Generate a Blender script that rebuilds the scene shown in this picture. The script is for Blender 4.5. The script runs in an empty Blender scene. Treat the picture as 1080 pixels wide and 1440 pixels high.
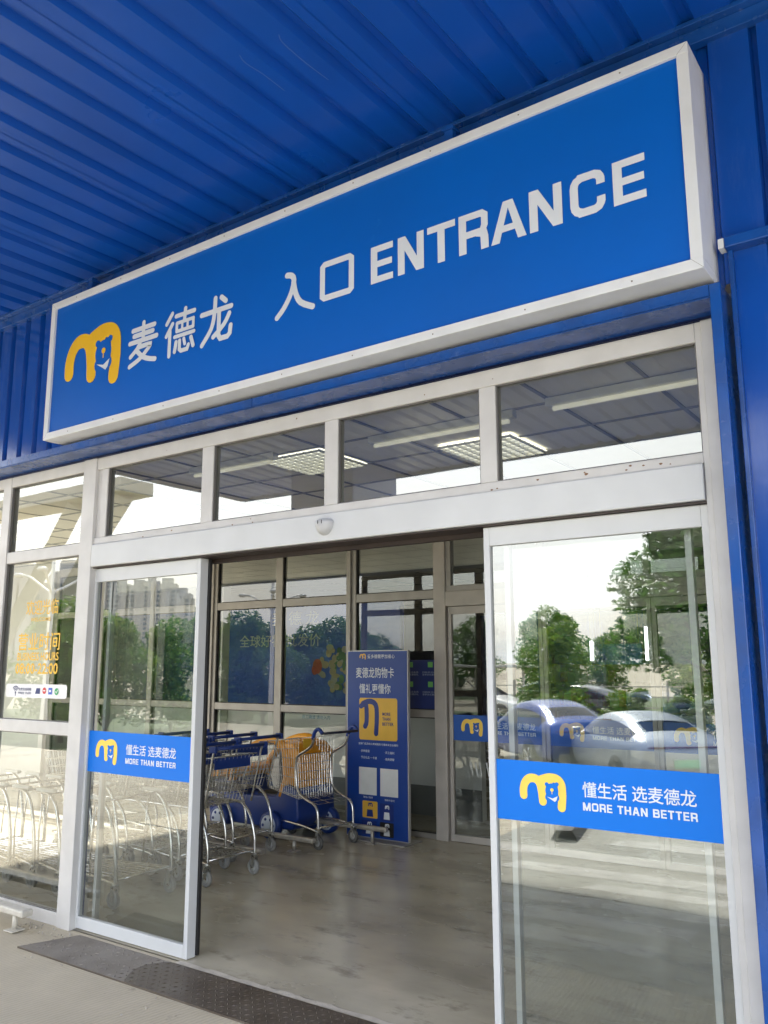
import bpy, bmesh, math, random
from mathutils import Vector, Matrix
R = math.radians
rnd = random.Random(7)
sc = bpy.context.scene
COL = sc.collection

# ------------------------------------------------------------------ camera, sky, sun, exposure
cam_d = bpy.data.cameras.new('camera'); cam = bpy.data.objects.new('camera', cam_d); COL.objects.link(cam)
sc.camera = cam
F_, YAW, PIT, ROL = 1185.04, 0.6181, 0.1783, -0.0025
CAM = Vector((4.6792, -3.7183, 1.7593))
fw = Vector((-math.sin(YAW)*math.cos(PIT), math.cos(YAW)*math.cos(PIT), math.sin(PIT)))
r0 = Vector((math.cos(YAW), math.sin(YAW), 0)); u0 = r0.cross(fw)
r1 = r0*math.cos(ROL)+u0*math.sin(ROL); u1 = -r0*math.sin(ROL)+u0*math.cos(ROL)
m = Matrix((r1, u1, -fw)).transposed().to_4x4(); m.translation = CAM
cam.matrix_world = m
cam_d.sensor_fit = 'VERTICAL'; cam_d.sensor_height = 36.0; cam_d.lens = F_/1440*36.0
cam_d.clip_start = 0.05; cam_d.clip_end = 6000

SUN_EL, SUN_DIR = R(46.5), Vector((-0.60, -0.80, 0)).normalized()
to_sun = (SUN_DIR*math.cos(SUN_EL)+Vector((0, 0, math.sin(SUN_EL)))).normalized()
w = bpy.data.worlds.new('World'); sc.world = w; w.use_nodes = True
nt = w.node_tree; nt.nodes.clear()
N = nt.nodes.new
out = N('ShaderNodeOutputWorld'); bg = N('ShaderNodeBackground'); bg.inputs[1].default_value = 0.13
sky = N('ShaderNodeTexSky'); sky.sky_type = 'NISHITA'; sky.sun_disc = False
sky.sun_elevation = SUN_EL; sky.sun_rotation = math.atan2(SUN_DIR.x, SUN_DIR.y) % (2*math.pi)
sky.air_density = 1.4; sky.dust_density = 4.0
tc = N('ShaderNodeTexCoord'); mp = N('ShaderNodeMapping'); mp.inputs['Scale'].default_value = (1.6, 1.6, 5.5)
nz = N('ShaderNodeTexNoise'); nz.inputs['Scale'].default_value = 1.7; nz.inputs['Detail'].default_value = 7; nz.inputs['Roughness'].default_value = .55
rp = N('ShaderNodeValToRGB'); rp.color_ramp.elements[0].position = .36; rp.color_ramp.elements[1].position = .66
rp.color_ramp.elements[0].color = (.45, .45, .45, 1); rp.color_ramp.elements[1].color = (1, 1, 1, 1)
mx = N('ShaderNodeMix'); mx.data_type = 'RGBA'; mx.inputs['B'].default_value = (10.6, 10.9, 11.3, 1)
L = nt.links.new
L(tc.outputs['Generated'], mp.inputs[0]); L(mp.outputs[0], nz.inputs['Vector']); L(nz.outputs['Fac'], rp.inputs[0])
L(rp.outputs[0], mx.inputs['Factor']); L(sky.outputs[0], mx.inputs['A']); L(mx.outputs['Result'], bg.inputs[0]); L(bg.outputs[0], out.inputs[0])
sl = bpy.data.lights.new('sun', 'SUN'); sl.energy = 3.7; sl.angle = R(1.5); sl.color = (1, .945, .86)
so = bpy.data.objects.new('sun', sl); COL.objects.link(so); so.rotation_euler = to_sun.to_track_quat('Z', 'Y').to_euler()
so.location = (-10, -30, 40)
vs = sc.view_settings; vs.view_transform = 'Standard'; vs.look = 'None'; vs.gamma = 1; vs.use_curve_mapping = False
vs.exposure = 1.84
sc.cycles.max_bounces = 10; sc.cycles.diffuse_bounces = 4; sc.cycles.glossy_bounces = 6; sc.cycles.transparent_max_bounces = 32
sc.cycles.use_denoising = True
sc.cycles.caustics_reflective = False; sc.cycles.caustics_refractive = False

# ------------------------------------------------------------------ materials
MATS = {}
def mat(name, col, rough=.5, metal=0, var=.12, scale=6, bump=0, bscale=40, stretch=None, col2=None, emit=None, estr=0, spec=.5, detail=6, lo=.35, hi=.7, coat=0, rvar=.0):
    if name in MATS: return MATS[name]
    M = bpy.data.materials.new(name); M.use_nodes = True; MATS[name] = M
    t = M.node_tree; n = t.nodes.new; l = t.links.new
    b = t.nodes['Principled BSDF']
    b.inputs['Roughness'].default_value = rough; b.inputs['Metallic'].default_value = metal
    b.inputs['Specular IOR Level'].default_value = spec; b.inputs['Coat Weight'].default_value = coat
    c2 = col2 or tuple(max(0, c*(1-var)) for c in col)
    tcn = n('ShaderNodeTexCoord'); mpn = n('ShaderNodeMapping'); mpn.inputs['Scale'].default_value = stretch or (1, 1, 1)
    no = n('ShaderNodeTexNoise'); no.inputs['Scale'].default_value = scale; no.inputs['Detail'].default_value = detail
    ra = n('ShaderNodeValToRGB'); ra.color_ramp.elements[0].position = lo; ra.color_ramp.elements[1].position = hi
    ra.color_ramp.elements[0].color = (*col, 1); ra.color_ramp.elements[1].color = (*c2, 1)
    l(tcn.outputs['Object'], mpn.inputs[0]); l(mpn.outputs[0], no.inputs['Vector']); l(no.outputs['Fac'], ra.inputs[0]); l(ra.outputs[0], b.inputs['Base Color'])
    if rvar:
        mr = n('ShaderNodeMapRange'); mr.inputs['To Min'].default_value = max(0, rough-rvar); mr.inputs['To Max'].default_value = rough+rvar
        mr.inputs['From Min'].default_value = .3; mr.inputs['From Max'].default_value = .7
        l(no.outputs['Fac'], mr.inputs['Value']); l(mr.outputs[0], b.inputs['Roughness'])
    if bump:
        nb = n('ShaderNodeTexNoise'); nb.inputs['Scale'].default_value = bscale; nb.inputs['Detail'].default_value = 5
        bu = n('ShaderNodeBump'); bu.inputs['Strength'].default_value = bump; bu.inputs['Distance'].default_value = .01
        l(mpn.outputs[0], nb.inputs['Vector']); l(nb.outputs['Fac'], bu.inputs['Height']); l(bu.outputs[0], b.inputs['Normal'])
    if emit:
        b.inputs['Emission Color'].default_value = (*emit, 1); b.inputs['Emission Strength'].default_value = estr
    return M

def glass_mat(name, tint, base, ior):
    M = bpy.data.materials.new(name); M.use_nodes = True
    t = M.node_tree; t.nodes.clear(); n = t.nodes.new; l = t.links.new
    o = n('ShaderNodeOutputMaterial'); mixs = n('ShaderNodeMixShader'); tr = n('ShaderNodeBsdfTransparent'); gl = n('ShaderNodeBsdfGlossy')
    tr.inputs[0].default_value = (*tint, 1); gl.inputs['Roughness'].default_value = 0; gl.inputs['Color'].default_value = (.97, 1, .99, 1)
    fr = n('ShaderNodeFresnel'); fr.inputs['IOR'].default_value = ior
    ma = n('ShaderNodeMath'); ma.operation = 'ADD'; ma.use_clamp = True; ma.inputs[1].default_value = base
    # faint waviness of float glass
    tcn = n('ShaderNodeTexCoord'); no = n('ShaderNodeTexNoise'); no.inputs['Scale'].default_value = 2.2; no.inputs['Detail'].default_value = 1
    bu = n('ShaderNodeBump'); bu.inputs['Strength'].default_value = .03; bu.inputs['Distance'].default_value = .012
    l(tcn.outputs['Object'], no.inputs['Vector']); l(no.outputs['Fac'], bu.inputs['Height']); l(bu.outputs[0], gl.inputs['Normal'])
    l(fr.outputs[0], ma.inputs[0]); l(ma.outputs[0], mixs.inputs[0]); l(tr.outputs[0], mixs.inputs[1]); l(gl.outputs[0], mixs.inputs[2]); l(mixs.outputs[0], o.inputs[0])
    return M
GLASS = glass_mat('window_glass', (.90, .94, .92), .14, 1.5)
GLASS_IN = glass_mat('partition_glass', (.92, .95, .94), .05, 1.5)

BLUE = mat('blue_painted_steel', (.004, .070, .38), .15, var=.20, scale=2.0, bump=.05, bscale=9, rvar=.08)
SOFFIT = mat('blue_soffit_paint', (.004, .075, .42), .32, var=.16, scale=1.5, bump=.05, bscale=7, rvar=.06, spec=.3)
BLUE_D = mat('blue_flashing', (.008, .075, .33), .26, var=.35, scale=6, bump=.04, bscale=20, rvar=.1)
SIGNBLUE = mat('sign_blue_face', (.001, .118, .54), .42, var=.10, scale=1.2, rvar=.05, spec=.35)
BAND = mat('band_blue_film', (.001, .175, .72), .40, var=.05, scale=2, spec=.25)
YEL = mat('logo_yellow', (.86, .50, .004), .45, var=.05)
YEL_B = mat('band_yellow', (.95, .66, .10), .45, var=.05)
YEL_W = mat('window_yellow_film', (.78, .47, .03), .5, var=.05)
LETTER = mat('letter_white', (.72, .76, .80), .45, var=.06)
WHITE = mat('white_aluminium', (.60, .615, .625), .36, var=.06, scale=4, rvar=.06)
WHITE2 = mat('sign_frame_white', (.75, .775, .785), .42, var=.10, scale=5, rvar=.05)
DIRTY = mat('dirty_white_frame', (.61, .60, .585), .42, var=.13, scale=5, rvar=.08)
ALU = mat('grey_aluminium', (.34, .325, .305), .42, metal=.15, var=.15, scale=6)
ALU_D = mat('dark_aluminium', (.15, .145, .14), .45, metal=.1, var=.2, scale=6)
RUB = mat('black_rubber', (.015, .015, .016), .6, var=.2)
CHROME = mat('galvanised_wire', (.56, .56, .55), .30, metal=.9, var=.3, scale=25, rvar=.08)
CHROME2 = mat('chrome_tube', (.70, .70, .70), .2, metal=1, var=.25, scale=12, rvar=.08)
PLB = mat('blue_plastic', (.012, .045, .25), .38, var=.15)
GREYP = mat('grey_tyre', (.33, .33, .33), .55, var=.2)
WHEELW = mat('wheel_hub_grey', (.55, .56, .57), .4, var=.15)
NAVY = mat('navy_paint', (.012, .028, .15), .5, var=.15)
STORENAVY = mat('store_navy_wall', (.03, .085, .40), .5, var=.15)
ORANGE = mat('orange_plastic', (.80, .34, .008), .38, var=.12)
WALLW = mat('plaster_white', (.74, .74, .71), .7, var=.08, scale=3)
SKIRT = mat('grey_skirting', (.18, .19, .19), .6, var=.15)
TILE = mat('ceiling_tile', (.90, .86, .77), .8, var=.06, scale=3)
TBAR = mat('ceiling_bar', (.34, .34, .32), .6, var=.1)
LAMP = mat('lamp_diffuser', (.85, .84, .76), .5, var=.02, emit=(1, .95, .78), estr=.6)
TUBEL = mat('lamp_tube', (.9, .9, .9), .4, var=.02, emit=(.95, .98, 1), estr=2)
FLOORI = mat('vestibule_concrete', (.66, .605, .475), .24, var=.52, scale=1.1, bump=.03, bscale=30, rvar=.10, spec=.5, stretch=(1, 1.7, 1), detail=12, lo=.3, hi=.72)
PLATE_DUST = mat('dusty_checker_plate', (.20, .175, .145), .85, col2=(.31, .28, .24), scale=3, bump=.3, bscale=70)
PLATE = mat('checker_plate_steel', (.085, .066, .05), .5, metal=.25, col2=(.15, .125, .10), scale=4, bump=.2, bscale=60, rvar=.12)
DUST = mat('cement_smear', (.60, .55, .47), .9, var=.25, scale=12, bump=.3, bscale=40)
ASPH = mat('marking_paint', (.52, .505, .46), .8, var=.25, scale=5)
GRASS = mat('grass_verge', (.07, .11, .03), .9, var=.4, scale=3, bump=.5, bscale=60)
def leaf_mat(name, c1, c2):
    M = bpy.data.materials.new(name); M.use_nodes = True; t = M.node_tree; n = t.nodes.new; l = t.links.new
    b_ = t.nodes['Principled BSDF']; b_.inputs['Roughness'].default_value = .5; o = t.nodes['Material Output']
    tcn = n('ShaderNodeTexCoord'); no = n('ShaderNodeTexNoise'); no.inputs['Scale'].default_value = 1.4; no.inputs['Detail'].default_value = 5
    ra = n('ShaderNodeValToRGB'); ra.color_ramp.elements[0].position = .38; ra.color_ramp.elements[1].position = .64
    ra.color_ramp.elements[0].color = (*c1, 1); ra.color_ramp.elements[1].color = (*c2, 1)
    tl = n('ShaderNodeBsdfTranslucent'); ms = n('ShaderNodeMixShader'); ms.inputs[0].default_value = .45
    l(tcn.outputs['Object'], no.inputs['Vector']); l(no.outputs['Fac'], ra.inputs[0]); l(ra.outputs[0], b_.inputs['Base Color']); l(ra.outputs[0], tl.inputs[0])
    l(b_.outputs[0], ms.inputs[1]); l(tl.outputs[0], ms.inputs[2]); l(ms.outputs[0], o.inputs[0]); return M
LEAF = leaf_mat('leaf_green', (.06, .15, .02), (.13, .27, .035))
LEAF2 = leaf_mat('leaf_yellow_green', (.12, .20, .02), (.20, .29, .035))
LEAF3 = leaf_mat('leaf_dark', (.04, .10, .02), (.085, .17, .03))
def add_specks(M, col, scale, thr, stretch=(1, 1, 1), wid=.07):
    t = M.node_tree; n = t.nodes.new; l = t.links.new; b_ = t.nodes['Principled BSDF']; src = b_.inputs['Base Color'].links[0].from_socket
    tcn = n('ShaderNodeTexCoord'); mpn = n('ShaderNodeMapping'); mpn.inputs['Scale'].default_value = stretch
    no = n('ShaderNodeTexNoise'); no.inputs['Scale'].default_value = scale; no.inputs['Detail'].default_value = 8; no.inputs['Roughness'].default_value = .7
    ra = n('ShaderNodeValToRGB'); ra.color_ramp.elements[0].position = thr; ra.color_ramp.elements[1].position = thr+wid
    mx_ = n('ShaderNodeMix'); mx_.data_type = 'RGBA'; mx_.inputs['B'].default_value = (*col, 1)
    l(tcn.outputs['Object'], mpn.inputs[0]); l(mpn.outputs[0], no.inputs['Vector']); l(no.outputs['Fac'], ra.inputs[0]); l(ra.outputs[0], mx_.inputs['Factor']); l(src, mx_.inputs['A']); l(mx_.outputs['Result'], b_.inputs['Base Color'])
add_specks(DIRTY, (.30, .22, .16), 9, .70); add_specks(WHITE2, (.35, .28, .20), 14, .715); add_specks(WHITE, (.50, .46, .42), 7, .70, (1, 1, .4))
add_specks(BLUE, (.035, .095, .36), 3, .52, (3, .5, .5), .30); add_specks(BLUE_D, (.10, .16, .38), 11, .62, (1, 1, 1), .14); add_specks(SIGNBLUE, (.02, .17, .58), 5, .66, (1, 1, 1), .16); add_specks(FLOORI, (.20, .18, .14), 1.6, .54, (1, 2.0, 1), .16); add_specks(FLOORI, (.13, .115, .09), 11, .68)
BARK = mat('bark', (.10, .075, .055), .9, var=.4, scale=9, bump=.6, bscale=30)
CONC = mat('pale_concrete', (.55, .53, .50), .8, var=.15, scale=2)

LOT = mat('car_park_concrete', (.27, .235, .175), .85, col2=(.36, .315, .24), scale=.35, bump=.15, bscale=20, detail=9)

def paving_mat():
    M = bpy.data.materials.new('brushed_concrete'); M.use_nodes = True
    t = M.node_tree; n = t.nodes.new; l = t.links.new; b = t.nodes['Principled BSDF']; b.inputs['Roughness'].default_value = .85
    tcn = n('ShaderNodeTexCoord')
    no = n('ShaderNodeTexNoise'); no.inputs['Scale'].default_value = .9; no.inputs['Detail'].default_value = 9; no.inputs['Roughness'].default_value = .65
    ra = n('ShaderNodeValToRGB'); e = ra.color_ramp.elements; e[0].position = .3; e[1].position = .72
    e[0].color = (.46, .405, .30, 1); e[1].color = (.64, .565, .425, 1)
    mp_ = n('ShaderNodeMapping'); mp_.inputs['Rotation'].default_value = (0, 0, R(8))
    wv = n('ShaderNodeTexWave'); wv.wave_type = 'BANDS'; wv.bands_direction = 'X'; wv.inputs['Scale'].default_value = 11; wv.inputs['Distortion'].default_value = 1.6; wv.inputs['Detail'].default_value = 3; wv.inputs['Detail Scale'].default_value = 2.5
    mu = n('ShaderNodeMix'); mu.data_type = 'RGBA'; mu.blend_type = 'MULTIPLY'
    r2 = n('ShaderNodeValToRGB'); r2.color_ramp.elements[0].color = (.74, .73, .72, 1); r2.color_ramp.elements[1].position = .5
    n3 = n('ShaderNodeTexNoise'); n3.inputs['Scale'].default_value = 2.3; n3.inputs['Detail'].default_value = 3
    l(tcn.outputs['Object'], no.inputs['Vector']); l(no.outputs['Fac'], ra.inputs[0]); l(tcn.outputs['Object'], mp_.inputs[0]); l(mp_.outputs[0], wv.inputs['Vector'])
    l(wv.outputs['Fac'], r2.inputs[0]); l(ra.outputs[0], mu.inputs['A']); l(r2.outputs[0], mu.inputs['B']); l(n3.outputs['Fac'], mu.inputs['Factor'])
    l(mu.outputs['Result'], b.inputs['Base Color'])
    bu = n('ShaderNodeBump'); bu.inputs['Strength'].default_value = .35; bu.inputs['Distance'].default_value = .006
    l(wv.outputs['Fac'], bu.inputs['Height']); l(bu.outputs[0], b.inputs['Normal'])
    return M
PAVE = paving_mat(); add_specks(PAVE, (.27, .235, .19), 2.2, .60); add_specks(PAVE, (.20, .17, .14), 26, .70)

# ------------------------------------------------------------------ mesh building
def chain(o):
    v = Vector((0, 0, 0))
    while o: v = v+o.location; o = o.parent
    return v
def link(o, parent=None):
    COL.objects.link(o)
    if parent: o.parent = parent
    return o
class MB:
    def __init__(s): s.v = []; s.f = []; s.m = []; s.sm = []
    def face(s, pts, mi=0, smooth=False):
        k = len(s.v); s.v += [tuple(p) for p in pts]; s.f.append(tuple(range(k, k+len(pts)))); s.m.append(mi); s.sm.append(smooth)
    def raw(s, vs, fs, mi=0, smooth=False):
        k = len(s.v); s.v += [tuple(p) for p in vs]
        for f in fs: s.f.append(tuple(i+k for i in f)); s.m.append(mi); s.sm.append(smooth)
    def box(s, x0, y0, z0, x1, y1, z1, mi=0, c=0.0, rot=None):
        x0, x1 = min(x0, x1), max(x0, x1); y0, y1 = min(y0, y1), max(y0, y1); z0, z1 = min(z0, z1), max(z0, z1)
        c = min(c, (x1-x0)*.45, (y1-y0)*.45, (z1-z0)*.45)
        if c > 0:
            bm = bmesh.new(); bmesh.ops.create_cube(bm, size=1)
            for q in bm.verts: q.co = Vector(((x0+x1)/2+q.co.x*(x1-x0), (y0+y1)/2+q.co.y*(y1-y0), (z0+z1)/2+q.co.z*(z1-z0)))
            bmesh.ops.bevel(bm, geom=list(bm.edges), offset=c, segments=2, profile=.5, affect='EDGES')
            bm.verts.ensure_lookup_table(); vs = [q.co.copy() for q in bm.verts]; fs = [[q.index for q in f.verts] for f in bm.faces]; bm.free()
        else:
            vs = [Vector(p) for p in ((x0,y0,z0),(x1,y0,z0),(x1,y1,z0),(x0,y1,z0),(x0,y0,z1),(x1,y0,z1),(x1,y1,z1),(x0,y1,z1))]
            fs = [(0,3,2,1),(4,5,6,7),(0,1,5,4),(1,2,6,5),(2,3,7,6),(3,0,4,7)]
        if rot: vs = [rot @ q for q in vs]
        s.raw(vs, fs, mi)
    def tube(s, pts, r, n=8, mi=0, smooth=True, caps=True, r2=None):
        P = [Vector(p) for p in pts]; k = len(P); rings = []; up = None
        for i in range(k):
            d = (P[min(i+1, k-1)]-P[max(i-1, 0)])
            if d.length < 1e-9: d = Vector((0, 0, 1))
            d.normalize()
            if up is None:
                up = Vector((0, 0, 1)) if abs(d.z) < .9 else Vector((1, 0, 0))
            a = d.cross(up)
            if a.length < 1e-6: a = d.cross(Vector((0, 1, 0)))
            a.normalize(); b = a.cross(d).normalized(); up = b
            rr = r if r2 is None else r+(r2-r)*i/(k-1)
            rings.append([P[i]+a*rr*math.cos(2*math.pi*j/n)+b*rr*math.sin(2*math.pi*j/n) for j in range(n)])
        vs = [q for ring in rings for q in ring]; fs = []
        for i in range(k-1):
            for j in range(n):
                fs.append((i*n+j, i*n+(j+1) % n, (i+1)*n+(j+1) % n, (i+1)*n+j))
        k0 = len(s.v); s.raw(vs, fs, mi, smooth)
        if caps:
            s.f.append(tuple(k0+j for j in reversed(range(n)))); s.m.append(mi); s.sm.append(False)
            s.f.append(tuple(k0+(k-1)*n+j for j in range(n))); s.m.append(mi); s.sm.append(False)
    def lathe(s, prof, c, axis='z', n=24, mi=0, smooth=True):
        # prof: (radius, height) along axis
        k = len(s.v); c = Vector(c)
        for (r, h) in prof:
            for j in range(n):
                a = 2*math.pi*j/n; x, y = r*math.cos(a), r*math.sin(a)
                q = {'z': Vector((x, y, h)), 'y': Vector((x, h, y)), 'x': Vector((h, x, y))}[axis]
                s.v.append(tuple(c+q))
        for i in range(len(prof)-1):
            for j in range(n):
                s.f.append((k+i*n+j, k+i*n+(j+1) % n, k+(i+1)*n+(j+1) % n, k+(i+1)*n+j)); s.m.append(mi); s.sm.append(smooth)
    def build(s, name, mats, parent=None, recalc=True):
        me = bpy.data.meshes.new(name); off = chain(parent)
        me.from_pydata([Vector(q)-off for q in s.v], [], s.f)
        for M in (mats if isinstance(mats, (list, tuple)) else [mats]): me.materials.append(M)
        me.polygons.foreach_set('material_index', s.m); me.polygons.foreach_set('use_smooth', s.sm)
        me.update()
        if recalc:
            bm = bmesh.new(); bm.from_mesh(me); bmesh.ops.recalc_face_normals(bm, faces=bm.faces); bm.to_mesh(me); bm.free()
        return link(bpy.data.objects.new(name, me), parent)
def smooth_path(pts, k=5):
    P = [Vector(p) for p in pts]; out_ = []
    for i in range(len(P)-1):
        p0, p1, p2, p3 = P[max(i-1, 0)], P[i], P[i+1], P[min(i+2, len(P)-1)]
        for j in range(k):
            t = j/k
            out_.append(.5*((2*p1)+(p2-p0)*t+(2*p0-5*p1+4*p2-p3)*t*t+(3*p1-p0-3*p2+p3)*t**3))
    out_.append(P[-1]); return out_
def tag(o, label=None, cat=None, group=None, kind=None):
    if label: o['label'] = label
    if cat: o['category'] = cat
    if group: o['group'] = group
    if kind: o['kind'] = kind
    return o
def thing(name, loc, label, cat, group=None):
    o = bpy.data.objects.new(name, None); o.location = loc; o.empty_display_size = .2; COL.objects.link(o)
    return tag(o, label, cat, group)
def copy_tree(o, parent=None):
    c = o.copy(); COL.objects.link(c)
    if parent: c.parent = parent
    for ch in list(o.children): copy_tree(ch, c)
    return c

# flat lettering on a plane facing -y: (u,v)->(x0+u*sx, y, z0+v*sz); every stroke sits .2 mm proud of the previous one
class Flat:
    def __init__(s, mb, x0, z0, sx, sz, y, face=-1): s.mb, s.x0, s.z0, s.sx, s.sz, s.y, s.k, s.face = mb, x0, z0, sx, sz, y, 0, face
    def P(s, u, v): return (s.x0+u*s.sx, s.y+s.face*s.k*.0003, s.z0+v*s.sz)
    def poly(s, pts, mi=0): s.k += 1; s.mb.face([s.P(*p) for p in pts], mi)
    def disc(s, u, v, ru, rv, mi=0, n=28): s.poly([(u+ru*math.cos(2*math.pi*i/n), v+rv*math.sin(2*math.pi*i/n)) for i in range(n)], mi)
    def stroke(s, pts, wd, mi=0, rnd_=True, sm=0):
        # wd is a width in metres; one outline per stroke
        P = [Vector((p[0]*s.sx, p[1]*s.sz)) for p in pts]
        if sm: P = [Vector((q.x, q.y)) for q in smooth_path([(p.x, p.y, 0) for p in P], sm)]
        h = wd/2; Lf = []; Rt = []; n = len(P)
        for i in range(n):
            d0 = (P[i]-P[i-1]).normalized() if i else (P[1]-P[0]).normalized()
            d1 = (P[i+1]-P[i]).normalized() if i < n-1 else d0
            t = (d0+d1)
            if t.length < 1e-6: t = d1
            t.normalize(); nn = Vector((-t.y, t.x)); sc_ = min(1/max(.35, nn.dot(Vector((-d1.y, d1.x)))), 2.2)
            Lf.append(P[i]+nn*h*sc_); Rt.append(P[i]-nn*h*sc_)
        s.k += 1
        q = lambda a: (s.x0+a.x, s.y+s.face*s.k*.0003, s.z0+a.y)
        for i in range(n-1): s.mb.face([q(Lf[i]), q(Rt[i]), q(Rt[i+1]), q(Lf[i+1])], mi)
        if rnd_ and (P[0]-P[-1]).length > 1e-4:
            for a, b_ in ((P[0], P[1]), (P[-1], P[-2])):
                d = (a-b_).normalized(); nn = Vector((-d.y, d.x))
                s.mb.face([q(a+nn*h*math.cos(t)+d*h*math.sin(t)) for t in [math.pi*j/10 for j in range(11)]], mi)
def logo(mb, x, z, w_, h_, y, yel=0, blue=1, wht=2):
    f = Flat(mb, x, z, w_, h_, y)
    sw = .165*w_
    f.stroke([(.09, .37), (.09, .55), (.13, .72), (.21, .83), (.30, .855), (.39, .82), (.455, .70), (.49, .48), (.505, .24)], sw, yel, sm=4)
    f.stroke([(.44, .80), (.55, .86), (.68, .90), (.82, .87), (.905, .74), (.92, .52), (.92, .40), (.90, .12)], sw*1.02, yel, sm=4)
    f.stroke([(.50, .62), (.56, .76), (.66, .82)], sw*.95, yel, sm=4)
    f.disc(.52, .30, .09, .12, yel); f.disc(.52, .45, .09, .14, yel)
    f.disc(.705, .545, .140, .205, blue); f.disc(.71, .37, .150, .15, blue); f.disc(.705, .24, .115, .12, blue)
    f.disc(.603, .715, .042, .055, blue); f.disc(.815, .735, .042, .055, blue)
    f.disc(.712, .575, .035, .045, yel); f.stroke([(.712, .57), (.712, .46)], .014*w_, yel, rnd_=False)
    f.poly([(.60, .385), (.72, .345), (.83, .42), (.80, .30), (.765, .255), (.70, .31)], wht)
def text(mb, body, x, z, h, y, mi=0, width=None, bold=.012, cent=False, space=1.0):
    """flat lettering facing -y, x/z = lower left corner of the ink box, h = ink height, width = ink width"""
    cu = bpy.data.curves.new('t', 'FONT'); cu.body = body; cu.offset = bold; cu.space_character = space; cu.resolution_u = 3
    ob = bpy.data.objects.new('t', cu); COL.objects.link(ob)
    me = bpy.data.meshes.new_from_object(ob.evaluated_get(bpy.context.evaluated_depsgraph_get()))
    xs = [q.co.x for q in me.vertices]; zs = [q.co.y for q in me.vertices]
    if xs:
        a, b_, c, d = min(xs), max(xs), min(zs), max(zs); k = h/(d-c); kx = width/(b_-a) if width else k
        if cent: x = x-(b_-a)*kx/2
        mb.raw([(x+(q.co.x-a)*kx, y, z+(q.co.y-c)*k) for q in me.vertices], [tuple(p.vertices) for p in me.polygons], mi)
    bpy.data.objects.remove(ob); bpy.data.curves.remove(cu); bpy.data.meshes.remove(me)

def block_letter(mb, ch, x, z, wd, H, T, y, mi=0):
    g = Flat(mb, x, z, 1, 1, y)
    def bar(xa, za, xb, zb2): g.poly([(xa, za), (xb, za), (xb, zb2), (xa, zb2)], mi)
    t = T*.86; e = T*.45; q = H*.13
    if ch == 'E': bar(0, 0, T, H); bar(T, 0, wd, t); bar(T, H-t, wd, H); bar(T, H/2-T*.42, wd*.96, H/2+T*.42)
    if ch == 'H': bar(0, 0, T, H); bar(wd-T, 0, wd, H); bar(T, H/2-T*.42, wd-T, H/2+T*.42)
    if ch == 'N': bar(0, 0, T, H); bar(wd-T, 0, wd, H); g.poly([(0, H), (T*1.12, H), (wd, 0), (wd-T*1.12, 0)], mi)
    if ch == 'M': bar(0, 0, T, H); bar(wd-T, 0, wd, H); g.poly([(0, H), (T*1.15, H), (wd/2+T*.5, 0), (wd/2-T*.5, 0)], mi); g.poly([(wd, H), (wd-T*1.15, H), (wd/2-T*.5, 0), (wd/2+T*.5, 0)], mi)
    if ch == 'T': bar(0, H-t, wd, H); bar(wd/2-T/2, 0, wd/2+T/2, H-t)
    if ch == 'A': g.poly([(0, 0), (T*1.05, 0), (wd/2+T*.25, H), (wd/2-T*.62, H)], mi); g.poly([(wd, 0), (wd-T*1.05, 0), (wd/2-T*.25, H), (wd/2+T*.62, H)], mi); bar(wd*.25, H*.24, wd*.75, H*.24+T*.8)
    if ch == 'R': bar(0, 0, T, H); g.stroke([(T, H-t/2), (wd*.74, H-t/2), (wd*.84, H-t*.75), (wd*.88, H*.74), (wd*.84, H*.52), (wd*.74, H*.44), (T, H*.44)], t, mi, rnd_=False); g.stroke([(wd*.60, H*.44), (wd*.80, H*.38), (wd*.87, H*.28), (wd*.88, 0)], T, mi, rnd_=False)
    if ch == 'B': bar(0, 0, T, H); g.stroke([(T, H-t/2), (wd*.72, H-t/2), (wd*.82, H-t*.8), (wd*.84, H*.72), (wd*.80, H*.55), (wd*.72, H*.52), (T, H*.52)], t, mi, rnd_=False); g.stroke([(T, t/2), (wd*.76, t/2), (wd*.88, t*.8), (wd*.91, H*.27), (wd*.86, H*.47), (wd*.74, H*.52)], t, mi, rnd_=False)
    if ch == 'O': g.stroke([(wd/2, H-e), (wd-e-q, H-e), (wd-e-q*.3, H-e-q*.3), (wd-e, H-e-q), (wd-e, e+q), (wd-e-q*.3, e+q*.3), (wd-e-q, e), (e+q, e), (e+q*.3, e+q*.3), (e, e+q), (e, H-e-q), (e+q*.3, H-e-q*.3), (e+q, H-e), (wd/2, H-e)], T*.92, mi, rnd_=False)
def block_text(mb, body, x, z, H, width, y, mi=0, Tr=.23):
    W = {'M': 1.28, 'O': 1.08, 'R': 1.0, 'E': .86, 'T': .94, 'H': 1.04, 'A': 1.10, 'N': 1.06, 'B': 1.0, ' ': .42}; gap = .20
    tot = sum(W[c_] for c_ in body)+gap*(len(body)-1); k = width/tot
    for c_ in body:
        if c_ != ' ': block_letter(mb, c_, x, z, W[c_]*k, H, min(H*Tr, W[c_]*k*.30), y, mi)
        x += (W[c_]+gap)*k

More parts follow.
